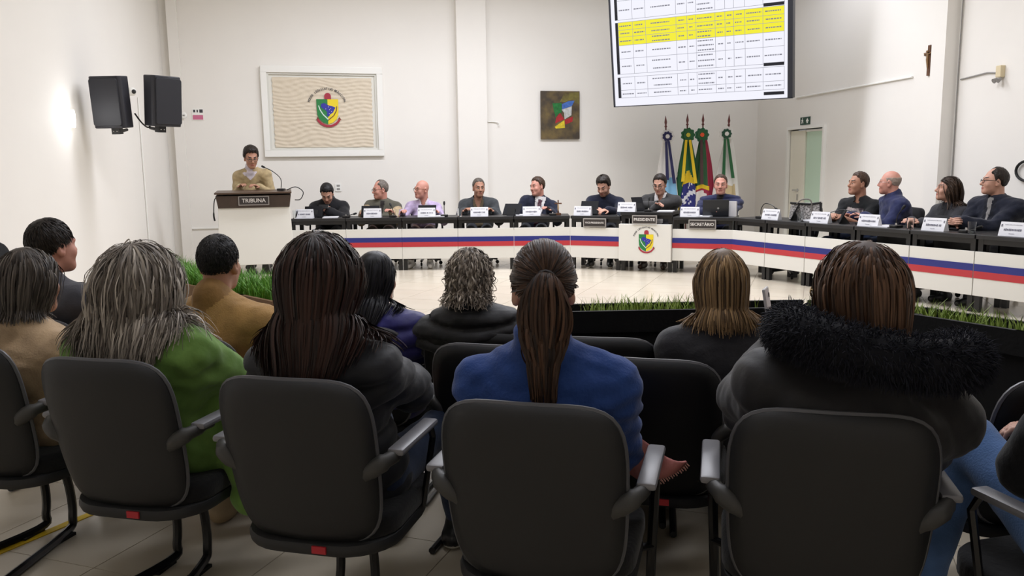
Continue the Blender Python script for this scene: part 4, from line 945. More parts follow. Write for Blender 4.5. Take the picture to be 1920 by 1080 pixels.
def audience_chair(kind, SHELL=SHELL):
    t = thing('audience_chair', 'x', 'chair')
    o, ring = shell_mesh(-.03, .012, 0, 'back_shell', SHELL, t)
    shell_mesh(.012, .055, .03, 'back_cushion', UPH, t)
    MB().tube([Vector(p)+Vector((0, .012, 0)) for p in ring]+[Vector(ring[0])+Vector((0, .012, 0))], .008, 6, cap=False).build('piping', PIPE, t, smooth=True)
    b = MB(); b.prism(rrect(.5, .5, .12, 5), 0, .055, Matrix(((1, 0, 0, 0), (0, -1, 0, 0), (0, 0, 1, .405), (0, 0, 0, 1))) @ Matrix(((1, 0, 0, 0), (0, 0, 1, 0), (0, 1, 0, 0), (0, 0, 0, 1)))) if False else b.prism([(x, y+.04) for x, y in rrect(.5, .46, .12, 5)], .355, .43, Matrix(((1, 0, 0, 0), (0, 0, 1, 0), (0, 1, 0, 0), (0, 0, 0, 1))))
    b.build('seat_cushion', UPH, t, .022, 3, True)
    b = MB(); b.prism([(x, y+.015) for x, y in rrect(.5, .5, .16, 6)], .32, .362, Matrix(((1, 0, 0, 0), (0, 0, 1, 0), (0, 1, 0, 0), (0, 0, 0, 1)))); b.build('seat_shell', SHELL, t, .014, 2, True)
    MB().box((.05, -.238, .345), (.045, .006, .022)).build('tag', REDT, t)
    MB().box((0, -.18, .35), (.2, .05, .06)).build('back_joint', SHELL, t, .01)
    for s in (-1, 1):
        MB().box((s*.285, -.045, .648), (.052, .31, .022)).build('arm_pad', PAD, t, .009, 2, True)
        b = MB(); b.tube(catmull([(s*.19, -.222, .575), (s*.235, -.23, .612), (s*.272, -.2, .632), (s*.284, -.12, .634)], 4), [.014]+[.022]*2+[.027]*4+[.021]*3+[.014]*3, 10); b.build('arm_bracket', BRK, t, smooth=True)
        if kind == 'frame':
            b = MB(); b.tube(catmull([(s*.285, .1, .64), (s*.283, .13, .6), (s*.27, .15, .3), (s*.262, .17, .06), (s*.26, .13, .016), (s*.26, -.26, .016)], 5), .0145, 8); b.tube([(s*.272, .145, .33), (s*.12, .02, .335)], .012, 8); b.build('side_frame', TUBE, t, smooth=True)
        else:
            b = MB(); b.tube(catmull([(s*.06, .08, .34), (s*.06, .12, .2), (s*.065, .12, .07), (s*.07, .07, .018), (s*.16, -.34, .018)], 5), .0165, 8); b.build('side_frame', TUBE, t, smooth=True)
            MB().tube([(s*.285, .1, .635), (s*.284, .125, .59), (s*.25, .11, .36)], .011, 6).build('arm_post', TUBE, t)
            MB().box((s*.075, .05, .006), (.035, .1, .012)).build('glide', RUB, t)
    return t
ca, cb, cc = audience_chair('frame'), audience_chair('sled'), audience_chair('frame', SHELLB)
used = {}
def seat(proto, x, y, yaw, label, group='audience chairs', zs=1.):
    if proto.name not in used: used[proto.name] = 1; c = proto
    else: c = copy_tree(proto)
    c.location = (x, y, 0); c.rotation_euler = (0, 0, R(yaw)); c.scale = (1, 1, zs); c['label'] = label; c['group'] = group; return c
def seat_at(proto, tx, ty, yaw, label, zs=1., group='audience chairs'):
    """tx, ty: where the middle of the top of the backrest stands"""
    a = R(yaw); return seat(proto, tx-.31*math.sin(a), ty+.31*math.cos(a), yaw, label, group, zs)
ROW = -21
seat_at(cb, -1.97, 2.80, -14, 'grey-backed audience chair under the woman in a beige fleece')
seat_at(cb, -1.315, 2.51, -14, 'grey-backed audience chair under the woman in a green coat')
seat_at(cb, -.645, 2.24, -14, 'grey-backed audience chair under the woman with long brown hair')
seat_at(ca, .029, 1.965, -15, 'grey-backed audience chair under the woman with a ponytail')
seat_at(ca, .755, 1.86, -14, 'grey-backed audience chair under the woman in a fur-trimmed hood')
seat_at(cb, 1.53, 1.62, 14, 'audience chair under the person in blue jeans')
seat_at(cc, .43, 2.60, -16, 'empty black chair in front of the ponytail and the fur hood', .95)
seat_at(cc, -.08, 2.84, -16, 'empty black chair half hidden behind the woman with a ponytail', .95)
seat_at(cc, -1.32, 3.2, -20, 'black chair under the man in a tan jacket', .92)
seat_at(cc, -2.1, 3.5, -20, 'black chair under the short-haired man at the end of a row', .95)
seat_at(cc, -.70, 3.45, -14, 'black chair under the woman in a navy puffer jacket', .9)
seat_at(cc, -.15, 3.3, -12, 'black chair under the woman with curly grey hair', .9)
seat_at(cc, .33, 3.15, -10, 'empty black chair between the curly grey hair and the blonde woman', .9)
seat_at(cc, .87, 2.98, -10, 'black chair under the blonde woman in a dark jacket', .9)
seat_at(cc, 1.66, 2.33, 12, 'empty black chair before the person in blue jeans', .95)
# ---------------------------------------------------------------- flags
POLE = mat('flag_pole_wood', '#5a2e2a', .4)
def flag(x, y, label, cols, fn, rib, ros, lean=0, tip=2.25, ry=1.93, rx=0., seedf=0, low=.55):
    t = thing('flag', label, 'flag', (x, y, 0), 0, 'ceremonial flags on poles')
    MB().lathe([(.16, 0), (.16, .03), (.05, .06), (.03, .1)], 16).build('pole_base', WOOD, t)
    MB().tube([(0, 0, .05), (lean, 0, tip-.18)], .013, 8).build('pole', POLE, t); d = Vector((lean, 0, tip-.2)).normalized()
    MB().tube([Vector((lean, 0, tip-.2))+d*q for q in (0, .02, .04, .09, .2)], [.012, .026, .012, .024, .002], 8).build('spearhead', mat('spear_red_brown', '#6b3a38', .4), t, smooth=True)
    nu, nv = 60, 40; vs = []; fs = []; fm = []
    for j in range(nv+1):
        v = j/nv; z = ry-.02-(ry-low)*v; wd = .055+.17*min(1, v*1.25)**.8
        for i in range(nu+1):
            u = i/nu; a = -math.pi*.95+math.pi*1.9*u
            f = 1+.16*math.cos(7*a+seedf+2*v)*min(1, v*3); cx = lean*(z/tip)
            vs.append((cx+wd*math.sin(a)*.95*f+.02*v*math.sin(3*v+seedf), .0-wd*.55*math.cos(a)*f-.03, z+.03*math.sin(5*a+seedf)*v))
    for j in range(nv):
        for i in range(nu):
            fs.append((j*(nu+1)+i, j*(nu+1)+i+1, (j+1)*(nu+1)+i+1, (j+1)*(nu+1)+i)); fm.append(fn((i+.5)/nu*2-1, (j+.5)/nv))
    new_mesh('flag_cloth', vs, np.array(fs), [mat('flag_'+c[1:], c, .7) for c in cols], t, True, fm)
    r = thing('rosette', None, None); r.parent = t; r.location = (lean*.86+rx, -.1, ry)
    for i, (c, q) in enumerate(zip(ros, (.1, .07, .03))):
        q *= 1.15; b = MB(); P = [((q*(1+.1*math.cos(9*a)))*math.cos(a), (q*(1+.1*math.cos(9*a)))*math.sin(a)) for a in np.linspace(0, 2*math.pi, 37)[:-1]]; b.prism(P, -.02-.012*i, -.01*i); b.build('petals', mat('flag_'+c[1:], c, .7), r)
    for k, (c, x0, x1, zb) in enumerate(rib):
        b = MB(); b.add([(lean*.86+rx+x0*.35-.02, -.13, ry-.08), (lean*.86+rx+x0*.35+.02, -.13, ry-.08), (lean*.5+x1+.028, -.19, zb), (lean*.5+x1-.028, -.19, zb), (lean*.86+rx+x0*.35-.02, -.126, ry-.08), (lean*.86+rx+x0*.35+.02, -.126, ry-.08), (lean*.5+x1+.028, -.186, zb), (lean*.5+x1-.028, -.186, zb)], [(0, 1, 2, 3), (7, 6, 5, 4), (0, 4, 5, 1), (1, 5, 6, 2), (2, 6, 7, 3), (3, 7, 4, 0)]); b.build('ribbon', mat('flag_'+c[1:], c, .7), t)
def f1(u, v): return 2 if (v > .5 and u > .32) else (1 if (.5 < v < .72 and -.1 < u < .25) else 0)
def f2(u, v):
    d = math.hypot((u-.1)*1.0, (v-.78)*1.15)
    if v > .58 and d < .34: return 3 if abs((v-.70)+.35*(u-.1)) < .03 else (2 if random.random() > .06 else 3)
    if v > .42 and abs(u) < (v-.36)*1.0 and v < .6: return 1
    return 0 if v < .85 else 1
def f3(u, v):
    if u > .62: return 3
    if v > .66 and math.hypot(u+.08, (v-.8)*1.6) < .22: return 3
    if .6 < v < .65 and u < .25: return 2
    if v > .75 and .2 < u < .55: return 2
    return 1 if (u > .12 or v > .62) else 0
def f4(u, v): return 1 if (v > .6 and abs(u-.1) < .2 and v < .75) else 0
W_, NAVY, GRN = '#dedbd6', '#22224e', '#1f5c33'
flag(2.70, 14.3, 'white flag with navy ribbons, furthest from the doorway', [W_, '#7fb4d8', '#20234f'], f1, [(NAVY, -.06, -.02, 1.18), (NAVY, .06, .1, 1.12)], [W_, NAVY, W_], -.05, 2.26, 1.91, 0, 0)
flag(3.02, 14.32, 'green and yellow flag with a blue starry globe and yellow ribbons', [GRN, '#e2bf20', '#20236e', '#d5d5dc'], f2, [('#e2bf20', -.09, -.1, 1.15), ('#e2bf20', .09, .12, 1.12)], [GRN, '#235a30', '#c9b838'], 0, 2.29, 1.93, -.01, 1)
flag(3.29, 14.34, 'green, red and yellow flag with a white emblem and green rosette', ['#2b5a35', '#96203c', '#e2bf20', '#d9d3cd'], f3, [('#4a3030', -.03, -.04, 1.1)], ['#1f5c3d', '#235a30', '#e0552c'], 0, 2.29, 1.93, -.04, 2)
flag(3.68, 14.26, 'white flag with dark green ribbons, nearest the doorway', [W_, '#c9b48a'], f4, [('#1f5c33', -.08, -.1, 1.2), ('#1f5c33', .06, .06, 1.2)], [W_, '#1f4a35', W_], .03, 2.27, 1.94, -.06, 3)
# ---------------------------------------------------------------- planters with grass
GRASS = mat('grass_blade', '#7db53c', .55, noise=(25, '#4a8526', .25)); GRASS2 = mat('grass_blade_pale', '#9db055', .55, noise=(25, '#6f8c34', .25))
def grass(parent, path, wd, z, n, hgt, m, seed, clumps=None):
    rng = np.random.default_rng(seed); P = [np.array(p[:2]) for p in path]; seg = [np.linalg.norm(P[i+1]-P[i]) for i in range(len(P)-1)]; tot = sum(seg); vs = []; fs = []
    for k in range(n):
        s = rng.uniform(0, tot)
        if clumps: s = float(np.clip(rng.choice(clumps)+rng.normal(0, .045), 0, tot))
        q = s; i = 0
        while i < len(seg)-1 and q > seg[i]: q -= seg[i]; i += 1
        d = (P[i+1]-P[i])/seg[i]; nn = np.array([-d[1], d[0]]); c = P[i]+d*q+nn*rng.uniform(-wd/2, wd/2)
        h = hgt*rng.uniform(.55, 1.15); a = rng.uniform(0, 6.28); l = h*rng.uniform(.1, .7); w_ = rng.uniform(.003, .006); dx, dy = math.cos(a), math.sin(a); px, py = -dy*w_, dx*w_; b0 = len(vs)
        for t in (0, .5, 1):
            x, y, zz = c[0]+dx*l*t*t, c[1]+dy*l*t*t, z+h*(t-.12*t*t); ww = 1-t*.95; vs += [(x+px*ww, y+py*ww, zz), (x-px*ww, y-py*ww, zz)]
        fs += [(b0, b0+1, b0+3, b0+2), (b0+2, b0+3, b0+5, b0+4)]
    o = new_mesh('grass', vs, np.array(fs), m, parent, True); return tag(o, kind='stuff')
def planter(path, h, wd, label, m, n, gh, gm, seed, clumps=None):
    t = thing('planter', label, 'planter')
    for i in range(len(path)-1):
        a, b = Vector(path[i]+(0,)), Vector(path[i+1]+(0,)); d = b-a; o = MB(); M = Matrix.Translation(a) @ Matrix.Rotation(math.atan2(d.y, d.x), 4, 'Z'); L = d.length
        o.box((L/2, 0, h/2-.02), (L+.03, wd-.04, h-.04), M); o.box((L/2, -wd/2+.01, h-.05), (L+.05, .02, .1), M); o.box((L/2, wd/2-.01, h-.05), (L+.05, .02, .1), M); o.build('planter_side', m, t)
    e = MB()
    grass(t, path, wd*.75, h-.04, n, gh, gm, seed, clumps); return t
planter([(-2.75, 6.0), (-2.076, 5.127), (-1.343, 4.44), (-1.1, 4.2)], .8, .3, 'brown planter box of dense green grass behind the man in tan', mat('planter_brown', '#8a6a48', .6, noise=(8, '#7a5a3a', .3)), 5200, .15, GRASS, 1)
BCL = fabric('black_cloth', '#0e0f13')
planter([(.27, 3.8), (1.38, 3.84)], .8, .22, 'black cloth-covered planter wall with sparse grass before the blonde woman', BCL, 420, .095, GRASS2, 2, [.12, .2, .3, .36, .47, .52, .62, .68, .8])
planter([(1.40, 3.83), (1.80, 3.62), (2.06, 3.2), (2.75, 2.2)], .8, .22, 'black cloth-covered planter wall with grass, next to the fur hood', BCL, 1100, .1, GRASS2, 3)
tp = MB(); M = Matrix.Translation((-1.905, 3.21, .002)) @ Matrix.Rotation(math.atan2(.369, .19), 4, 'Z'); tp.box((-.15, 0, 0), (1.9, .04, .004), M); tag(tp.build('floor_tape', mat('yellow_tape', '#d9b51c', .5)), 'yellow tape line on the floor beside the end chair', 'tape')
# ---------------------------------------------------------------- the council
DK = fabric('trouser_dark', '#23242a'); JEAN = fabric('jeans_dark', '#2c3a55'); JEANL = fabric('jeans_blue', '#6285bd', sc=200); GRT = fabric('trouser_grey', '#4a4742'); BRN = fabric('trouser_brown', '#4a3428')
SHB = mat('shoe_black', '#141414', .4); SHW = mat('shoe_white', '#d8d6d2', .5); SHN = mat('shoe_brown', '#3c2a20', .45); SOLE = mat('shoe_sole', '#cfcac0', .6)
H_DARK = hair_mat('hair_dark', '#17120f', '#2f2620'); H_BLACK = hair_mat('hair_black', '#0d0c0d', '#221f20'); H_GREY = hair_mat('hair_grey', '#4d4640', '#7d756c'); H_BROWN = hair_mat('hair_brown', '#2b1f18', '#4f3a2c'); H_SALT = hair_mat('hair_salt', '#38322e', '#6a625a')
GLB = mat('glasses_black', '#1b1716', .3); GLBR = mat('glasses_brown', '#6b4326', .3)
swv = swivel(); swn = 0
def chair_for(x, y, yaw, label):
    global swn
    c = swv if swn == 0 else copy_tree(swv); swn += 1
    a = R(yaw); c.location = (x-.02*math.sin(-a)*0+.07*-math.sin(a), y+.07*math.cos(a), 0); c.rotation_euler = (0, 0, a); c['label'] = label; c['group'] = 'swivel chairs behind the desks'
def lapel(w0, k, z0=.02, z1=-.4, bw=.035):
    return lambda tc, tg, v: (tc[:, 1] > .015) & (np.abs(tc[:, 0]) < w0+k*np.clip(tc[:, 2]-z1, 0, 1)+bw*np.clip((tc[:, 2]-z1)/.15, 0, 1)) & (tc[:, 2] < z0) & (tc[:, 2] > z1) & (tg == 'torso')
def wedge(w0, k, z0=.02, z1=-.5, f=.02):
    return lambda tc, tg, v: (tc[:, 1] > f) & (np.abs(tc[:, 0]) < w0+k*np.clip(tc[:, 2]-z1, 0, 1)) & (tc[:, 2] < z0) & (tc[:, 2] > z1) & ((tg == 'torso') | (tg == 'collar'))
sleeves = lambda tc, tg, v: (tg == 'arm') | (tg == 'fore')
col_only = lambda tc, tg, v: (tg == 'collar') & (tc[:, 2] > -.03)
DESKH = ((-.13, .44, .80), (.13, .44, .80))
def member(label, head, yaw, top, pants=DK, shoes=SHB, lean=.06, side=0., hs=1.1, chair=None, **kw):
    a = R(yaw); f = V3(-math.sin(a), math.cos(a), 0); r = V3(math.cos(a), math.sin(a), 0)
    p = V3(*head)-f*lean-r*side
    kw.setdefault('hands', DESKH); kw.setdefault('s', 1.07); kw.setdefault('feet', ((-.14, .5, .085), (.14, .5, .085))); kw.setdefault('knees', ((-.14, .45, .5), (.14, .45, .5)))
    kw.setdefault('palm', ((.3, .2, -1), (-.3, .2, -1)))
    if chair: chair_for(p[0], p[1], yaw, 'black swivel chair under '+chair)
    return person(label, (p[0], p[1]), yaw, head, top, pants, shoes, hs=hs, **kw)
# speaker at the tribune
BEI = fabric('beige_sweater', '#b9a47c', sc=120); LIL = fabric('lilac_shirt', '#c9b6d8'); PINKC = fabric('pale_collar', '#dcd3dc')
c = member('man with dark hair and glasses in a beige sweater standing at the tribune', (-3.71, 11.98, 1.615), 180, BEI, DK, SHB, lean=.16, stand=True, pz=.95, hrot=(28, -18, 0), hs=1.15, sh=.21, bulk=.022, girth=1.05, belly=.03,
           hands=((-.13, .3, 1.2), (.13, .3, 1.2)), hint=((-.4, -.4, -.8), (.4, -.4, -.8)), skin=SKIN2, brow='#1d1613', split=[('collar', PINKC, lambda tc, tg, v: ((tg == 'collar') & (tc[:, 2] > -.045)) | ((tc[:, 1] > .02) & (np.abs(tc[:, 0]) < .1-1.0*np.clip(-tc[:, 2]-.02, 0, 1)) & (tc[:, 2] < 0) & (tc[:, 2] > -.12)))], collar=.05, wrinkle=.006)
short_hair(c, H_DARK, .02, top=.012, front=.086); glasses(c, GLB)
# left-hand desks
HOOD = fabric('black_hoodie', '#17171b')
c = member('man in a black hoodie looking down at his phone', (-2.72, 12.32, 1.085), 180, HOOD, DK, SHB, lean=.15, hrot=(4, -42, 0), sh=.215, bulk=.04, girth=1.1, belly=.03, hands=((-.06, .36, .83), (.06, .36, .83)), palm=((1, .2, .4), (-1, .2, .4)), curl=(.6, .6), hint=((-.9, -.1, -.6), (.9, -.1, -.6)), chair='the man in a black hoodie',
           extra=lambda k: [rc(k['N']+k['Rt'] @ V3(-.1, .01, -.0), k['N']+k['Rt'] @ V3(0, -.1, .04), .05, .07, .04, 'hood'), rc(k['N']+k['Rt'] @ V3(.1, .01, -.0), k['N']+k['Rt'] @ V3(0, -.1, .04), .05, .07, .04, 'hood')], brow='#17120f')
short_hair(c, H_BLACK, .016, top=.004, front=.084)
ph = MB().box((0, 0, 0), (.14, .012, .072)).build('phone', mat('phone_black', '#15161a', .2), None, .003); ph.location = (-2.72, 12.05, .9); ph.rotation_euler = (R(-40), 0, 0); tag(ph, 'dark phone held sideways in the hands of the man in hoodie', 'phone')
VEST = fabric('grey_vest', '#5f5c50', sc=90)
c = member('man with glasses in a grey vest over a beige shirt', (-1.95, 12.45, 1.125), 180, VEST, BRN, SHB, lean=.05, hrot=(-58, -6, 0), sh=.205, bulk=.03, girth=1.12, belly=.06, skin=SKIN3, brow='#6a5a4c', chair='the man in a grey vest',
           split=[('shirt_sleeve', fabric('beige_shirt', '#c2ac8a'), lambda tc, tg, v: sleeves(tc, tg, v) & (tc[:, 0] < 0)), ('shirt_sleeve', MATS['beige_shirt'], lambda tc, tg, v: sleeves(tc, tg, v) & (tc[:, 0] >= 0)), ('dark_collar', fabric('dark_collar', '#2b2624'), wedge(.012, .12, .03, -.16))], hands=((-.22, .4, .8), (.2, .42, .8)))
short_hair(c, H_GREY, .011, 'receding', front=.09); glasses(c, GLB)
c = member('bald man with brown glasses in a lilac shirt', (-1.33, 12.45, 1.12), 180, LIL, BRN, (SHW, SHW), lean=.05, hrot=(-48, 0, 0), sh=.205, bulk=.014, belly=.05, skin=SKIN3, brow='#7a5a48', chair='the bald man in lilac', hands=((-.25, .42, .8), (.25, .42, .8)), collar=.03, vneck=(.004, .4, .07),
           split=[('collar_edge', PINKC, col_only)], wrinkle=.006); glasses(c, GLBR, thick=.003)
JCK = fabric('grey_jacket', '#44474a'); OLV = fabric('olive_shirt', '#5c4f3a')
c = member('man with cropped hair in an open grey jacket and olive shirt', (-.48, 12.48, 1.135), 180, JCK, DK, SHB, lean=.04, hrot=(16, -6, 0), sh=.225, bulk=.032, girth=1.05, skin=SKIN2, chair='the man in an open grey jacket', hands=((-.2, .36, .8), (.2, .36, .8)), split=[('olive_shirt', OLV, wedge(.055, .04, .02, -.5)), ('lapel', fabric('jacket_lapel', '#35383b'), lapel(.055, .04, bw=.025))], collar=.02, vneck=(.012, .35, .12), beard=('#a1765f', -.05), wrinkle=.007)
short_hair(c, H_SALT, .008, front=.092)
NAV = fabric('navy_suit', '#22263a'); SHT = fabric('white_shirt', '#d8d4d2'); TIE = mat('striped_tie', '#5b2a35', .6, noise=(90, '#2a1c2c', .1))
c = member('man in a navy suit with striped tie leaning back sideways', (.40, 12.47, 1.14), 172, NAV, DK, SHB, lean=.02, side=-.05, hrot=(-42, -4, 8), sh=.215, bulk=.028, girth=1.1, belly=.04, skin=SKIN3, chair='the man in suit and tie', hands=((-.26, .34, .8), (.24, .36, .8)), tw=10, hbody=.02,
           split=[('tie', TIE, wedge(.03, 0, .0, -.45)), ('white_shirt', SHT, wedge(.012, .14, .05, -.45)), ('lapel', fabric('suit_lapel', '#1a1d2e'), lapel(.012, .14))], brow='#4a3626', wrinkle=.006)
short_hair(c, H_BROWN, .015, front=.09)
# centre desks
c = member('man with dark hair in a navy sweater looking down at his hands', (1.36, 12.2, 1.14), 168, fabric('navy_sweater', '#171c30'), DK, (SHB, SOLE), lean=.08, hrot=(-18, -28, 0), sh=.215, bulk=.026, chair='the vice-president', hands=((-.1, .46, .81), (.1, .44, .83)), palm=((.6, .2, -1), (-.6, .2, -1)), brow='#17120f', beard=('#8f6856', -.045), hint=((-1, -.2, -.6), (1, -.2, -.6)))
short_hair(c, H_DARK, .02, top=.012, front=.086)
c = member('man with glasses in a grey blazer over a white shirt at the centre', (2.14, 11.95, 1.165), 160, fabric('grey_blazer', '#3b3a3a'), DK, SHN, lean=.08, hrot=(-8, -20, 0), sh=.225, bulk=.03, chair='the president', hands=((.26, .4, .87), (-.04, .42, .87)), palm=((.5, 1, -.4), (.5, .5, -1)), brow='#17120f',
           split=[('white_shirt', SHT, wedge(.05, .06, .06, -.5)), ('lapel', fabric('blazer_lapel', '#2b2a2b'), lapel(.05, .06))], collar=.03, vneck=(.004, .35, .09), skin=SKIN, pz=.56)
short_hair(c, H_DARK, .014, front=.09); glasses(c, GLB)
c = member('man in a navy quilted jacket facing the hall behind a laptop', (2.90, 11.5, 1.16), 160, fabric('navy_jacket', '#252a4c'), DK, SHB, lean=.06, hrot=(4, -4, 0), sh=.225, bulk=.04, girth=1.08, quilt=.085, skin=SKIN3, chair='the secretary', hands=((.02, .46, .83), (.1, .46, .83)), palm=((.9, .2, .1), (-.9, .2, .1)), curl=(.9, .9), hint=((-1, -.2, -.6), (1, -.2, -.6)), split=[('dark_collar', MATS['dark_collar'], wedge(.03, .05, .05, -.3))], collar=.03, brow='#5a4436')
short_hair(c, H_BROWN, .008, front=.1)
# right-hand desks
TEE = fabric('black_tee', '#191b1d'); PRT = mat('shirt_print', '#b9aca8', .8, noise=(16, '#3a2f36', .08)); BADGE = mat('green_badge', '#7c9a3a', .7, noise=(60, '#2f5a24', .1))
c = member('man with cropped hair in a printed black shirt', (4.19, 10.03, 1.19), 124, TEE, JEAN, SHN, lean=.06, hrot=(-26, 2, 0), sh=.215, bulk=.016, girth=1.08, belly=.03, skin=SKIN2, chair='the man in a printed shirt', sleeve=.42, hands=((-.04, .44, .81), (.06, .44, .81)), palm=((.6, .2, -1), (-.6, .2, -1)),
           split=[('badge', BADGE, lambda tc, tg, v: (tg == 'arm') & (tc[:, 0] < -.14) & (np.abs(tc[:, 2]+.25) < .035)), ('chest_print', PRT, lambda tc, tg, v: (tg == 'torso') & (tc[:, 1] > .05) & (np.abs(tc[:, 0]-.01) < .11) & (tc[:, 2] < -.09) & (tc[:, 2] > -.30))], brow='#3a2c20')
short_hair(c, H_BROWN, .011, front=.09)
c = member('bald grey-haired man in a blue jacket turned away', (4.41, 9.68, 1.205), 88, fabric('blue_jacket', '#262c52'), JEAN, SHB, lean=.07, hrot=(-34, 0, 0), sh=.215, bulk=.04, girth=1.1, belly=.04, skin=SKIN3, chair='the bald man in a blue jacket', hands=((-.15, .4, .82), (.2, .42, .81)), collar=.05, brow='#8a7a70', wrinkle=.007)
short_hair(c, hair_mat('hair_white_crop', '#8a7a70', '#a5968a'), .004, 'horseshoe'); glasses(c, CHROME, thick=.0016)
c = member('woman with long brown hair in a dark grey blazer', (4.72, 8.97, 1.15), 102, fabric('dark_blazer', '#35353a'), DK, SHB, lean=.05, hrot=(-26, 5, 0), hs=1.06, sh=.185, bulk=.028, fem=True, chair='the woman in a blazer', hands=((-.08, .42, .8), (.08, .42, .8)), split=[('dark_top', HOOD, wedge(.02, .08, .05, -.35)), ('lapel', fabric('dark_lapel', '#28282c'), lapel(.02, .08))], brow='#3a2a20')
hang_hair(c, hair_mat('hair_brown_long', '#241a14', '#4a382b'), 1100, .34, .0028, (.004, .02), (.008, 30), .3, seed=21, back=-1.3, spread=.15, cut=.93)
c = member('man with receding hair and glasses in a dark suit, hands clasped', (4.96, 8.53, 1.235), 112, fabric('midnight_jacket', '#171b2b'), DK, SHB, lean=.06, hrot=(-36, 2, 0), sh=.235, bulk=.036, girth=1.15, belly=.07, chair='the man in dark suit', hands=((.0, .46, .83), (.08, .46, .83)), palm=((.9, .2, .1), (-.9, .2, .1)), curl=(.8, .8), split=[('grey_shirt', fabric('grey_shirt', '#8d8a88'), wedge(.012, .05, .04, -.25)), ('lapel', fabric('midnight_lapel', '#10131f'), lapel(.012, .05))], brow='#2a201a', wrinkle=.007)
short_hair(c, H_DARK, .012, 'receding', front=.1); glasses(c, GLB)
chair_for(3.62, 10.55, 100, 'empty black swivel chair behind the bag on the bend')
c_ = copy_tree(swv); c_.location = (-2.95, 5.0, 0); c_.rotation_euler = (0, 0, R(-100)); c_.scale = (1, 1, 1.12); c_['label'] = 'black high-backed chair by the wall at the edge of the hall'; c_['group'] = 'swivel chairs'

# ---------------------------------------------------------------- the audience
def aud(label, head, pel, yaw, top, pants=DK, shoes=SHB, **kw):
    kw.setdefault('hs', 1.02); kw.setdefault('pz', .46); kw.setdefault('s', .97); kw.setdefault('slump', .02); kw.setdefault('drop', .085); kw.setdefault('collar', .02); kw.setdefault('hands', ((-.11, .27, .64), (.11, .27, .64))); kw.setdefault('hint', ((-.35, -.4, -1), (.35, -.4, -1))); return person(label, pel, yaw, head, top, pants, shoes, **kw)
c = aud('woman with grey-brown bobbed hair in a beige fleece at the end', (-1.835, 3.12, 1.045), (-1.85, 3.18), -17, fabric('beige_fleece', '#cbae8c', sc=150), fem=True, hrot=(0, -4, 0), sh=.195, bulk=.032, wrinkle=.006, hj=.010, girth=1.1)
hang_hair(c, hair_mat('hair_ash', '#2c2622', '#6b625a'), 2600, .2, thick=(.004, .022), seed=1, cut=.935)
c = aud('short-haired man in a grey jacket at the end, face turned to the desks', (-2.075, 3.72, 1.125), (-2.05, 3.7), -22, fabric('slate_jacket', '#45454c'), hrot=(-3, 0, 0), sh=.2, bulk=.028, collar=.05, split=[('collar', fabric('black_collar', '#1b1b1f'), col_only)], skin=SKIN3, hj=.011, pz=.48, hs=1.0)
crop_hair(c, H_DARK, 3000, .035)
GRC = fabric('green_coat', '#71944a', sc=30, dark='#5d803a')
c = aud('woman with long wavy grey hair in a green coat', (-1.262, 2.79, 1.085), (-1.22, 2.87), -17, GRC, fem=True, shoes=mat('shoe_tan', '#a08a6a', .6), hrot=(-12, -4, 4), sh=.21, bulk=.045, wrinkle=.010, hj=.0095, collar=.03, hint=((-.5, -.2, -.6), (.7, 0, -.5)), hands=((-.08, .3, .66), (.12, .32, .66)), girth=1.1,
        extra=lambda k: [rc((.2, -.0, .6), (.3, .0, .32), .06, .045, .06, 'torso'), rc((.3, .0, .3), (.33, .14, .3), .045, .045, .05, 'torso'), rc((-.2, .02, .6), (-.28, .0, .34), .06, .04, .06, 'torso'), rc((.22, .05, .62), (.3, .2, .34), .055, .045, .08, 'torso')])
hang_hair(c, hair_mat('hair_wavy_grey', '#554c45', '#c6bcb0', .5), 3600, .40, .0018, (.006, .045), (.013, 32), .24, seed=2, spread=.7, steps=20, jag=.07, cut=.86, gather=.3)
TAN = fabric('tan_jacket', '#b48c54', sc=160)
c = aud('man with short black hair in a tan jacket', (-1.235, 3.47, 1.065), (-1.22, 3.5), -18, TAN, sh=.225, bulk=.035, collar=.055, skin=SKIN2, hj=.0105, pz=.46, hrot=(12, 0, 0), split=[('collar', fabric('tan_collar', '#9a7444'), col_only)], hs=.98)
crop_hair(c, H_BLACK, 3600, .022, .1, .006, .0011)
PUF = fabric('charcoal_puffer', '#232429', rough=.6, sc=25)
c = aud('woman with very long brown hair in a charcoal puffer jacket', (-.585, 2.5, 1.13), (-.53, 2.60), -17, PUF, JEAN, (SHB, SOLE), fem=True, hrot=(6, -4, 0), sh=.19, drop=.115, bulk=.034, quilt=.095, hj=.0095, hint=((-.4, -.3, -.6), (.7, .0, -.5)), hands=((-.02, .34, .68), (.06, .34, .7)), girth=1.05, arm_r=1.1, feet=((-.1, .5, .085), (.16, .52, .085)), hs=1.06)
hang_hair(c, hair_mat('hair_long_brown', '#120b09', '#402820', .38), 4200, .45, .0019, (.006, .045), (.003, 14), .32, seed=3, spread=.7, steps=20, cut=.855, jag=.04, gather=1.0)
c = aud('woman with straight black hair in a navy puffer jacket', (-.60, 3.62, .975), (-.58, 3.66), -20, fabric('navy_puffer', '#2c2a72', rough=.5, sc=25), fem=True, pz=.42, sh=.215, bulk=.045, quilt=.075, hj=.0105, hrot=(-8, -6, 0), arm_r=1.1, hint=((-.5, 0, -.5), (.8, .2, -.4)), hs=.93)
hang_hair(c, hair_mat('hair_straight_black', '#08080b', '#24242c', .35), 2200, .30, .002, (.003, .012), (.002, 20), .4, seed=4, cut=.79, gather=1.4)
c = aud('woman with short curly grey hair in a black quilted jacket', (-.18, 3.47, 1.0), (-.12, 3.52), -14, fabric('black_puffer', '#17171b', rough=.55, sc=25), fem=True, pz=.43, sh=.175, bulk=.04, quilt=.06, hj=.0105, hrot=(8, -18, 0), hs=.9)
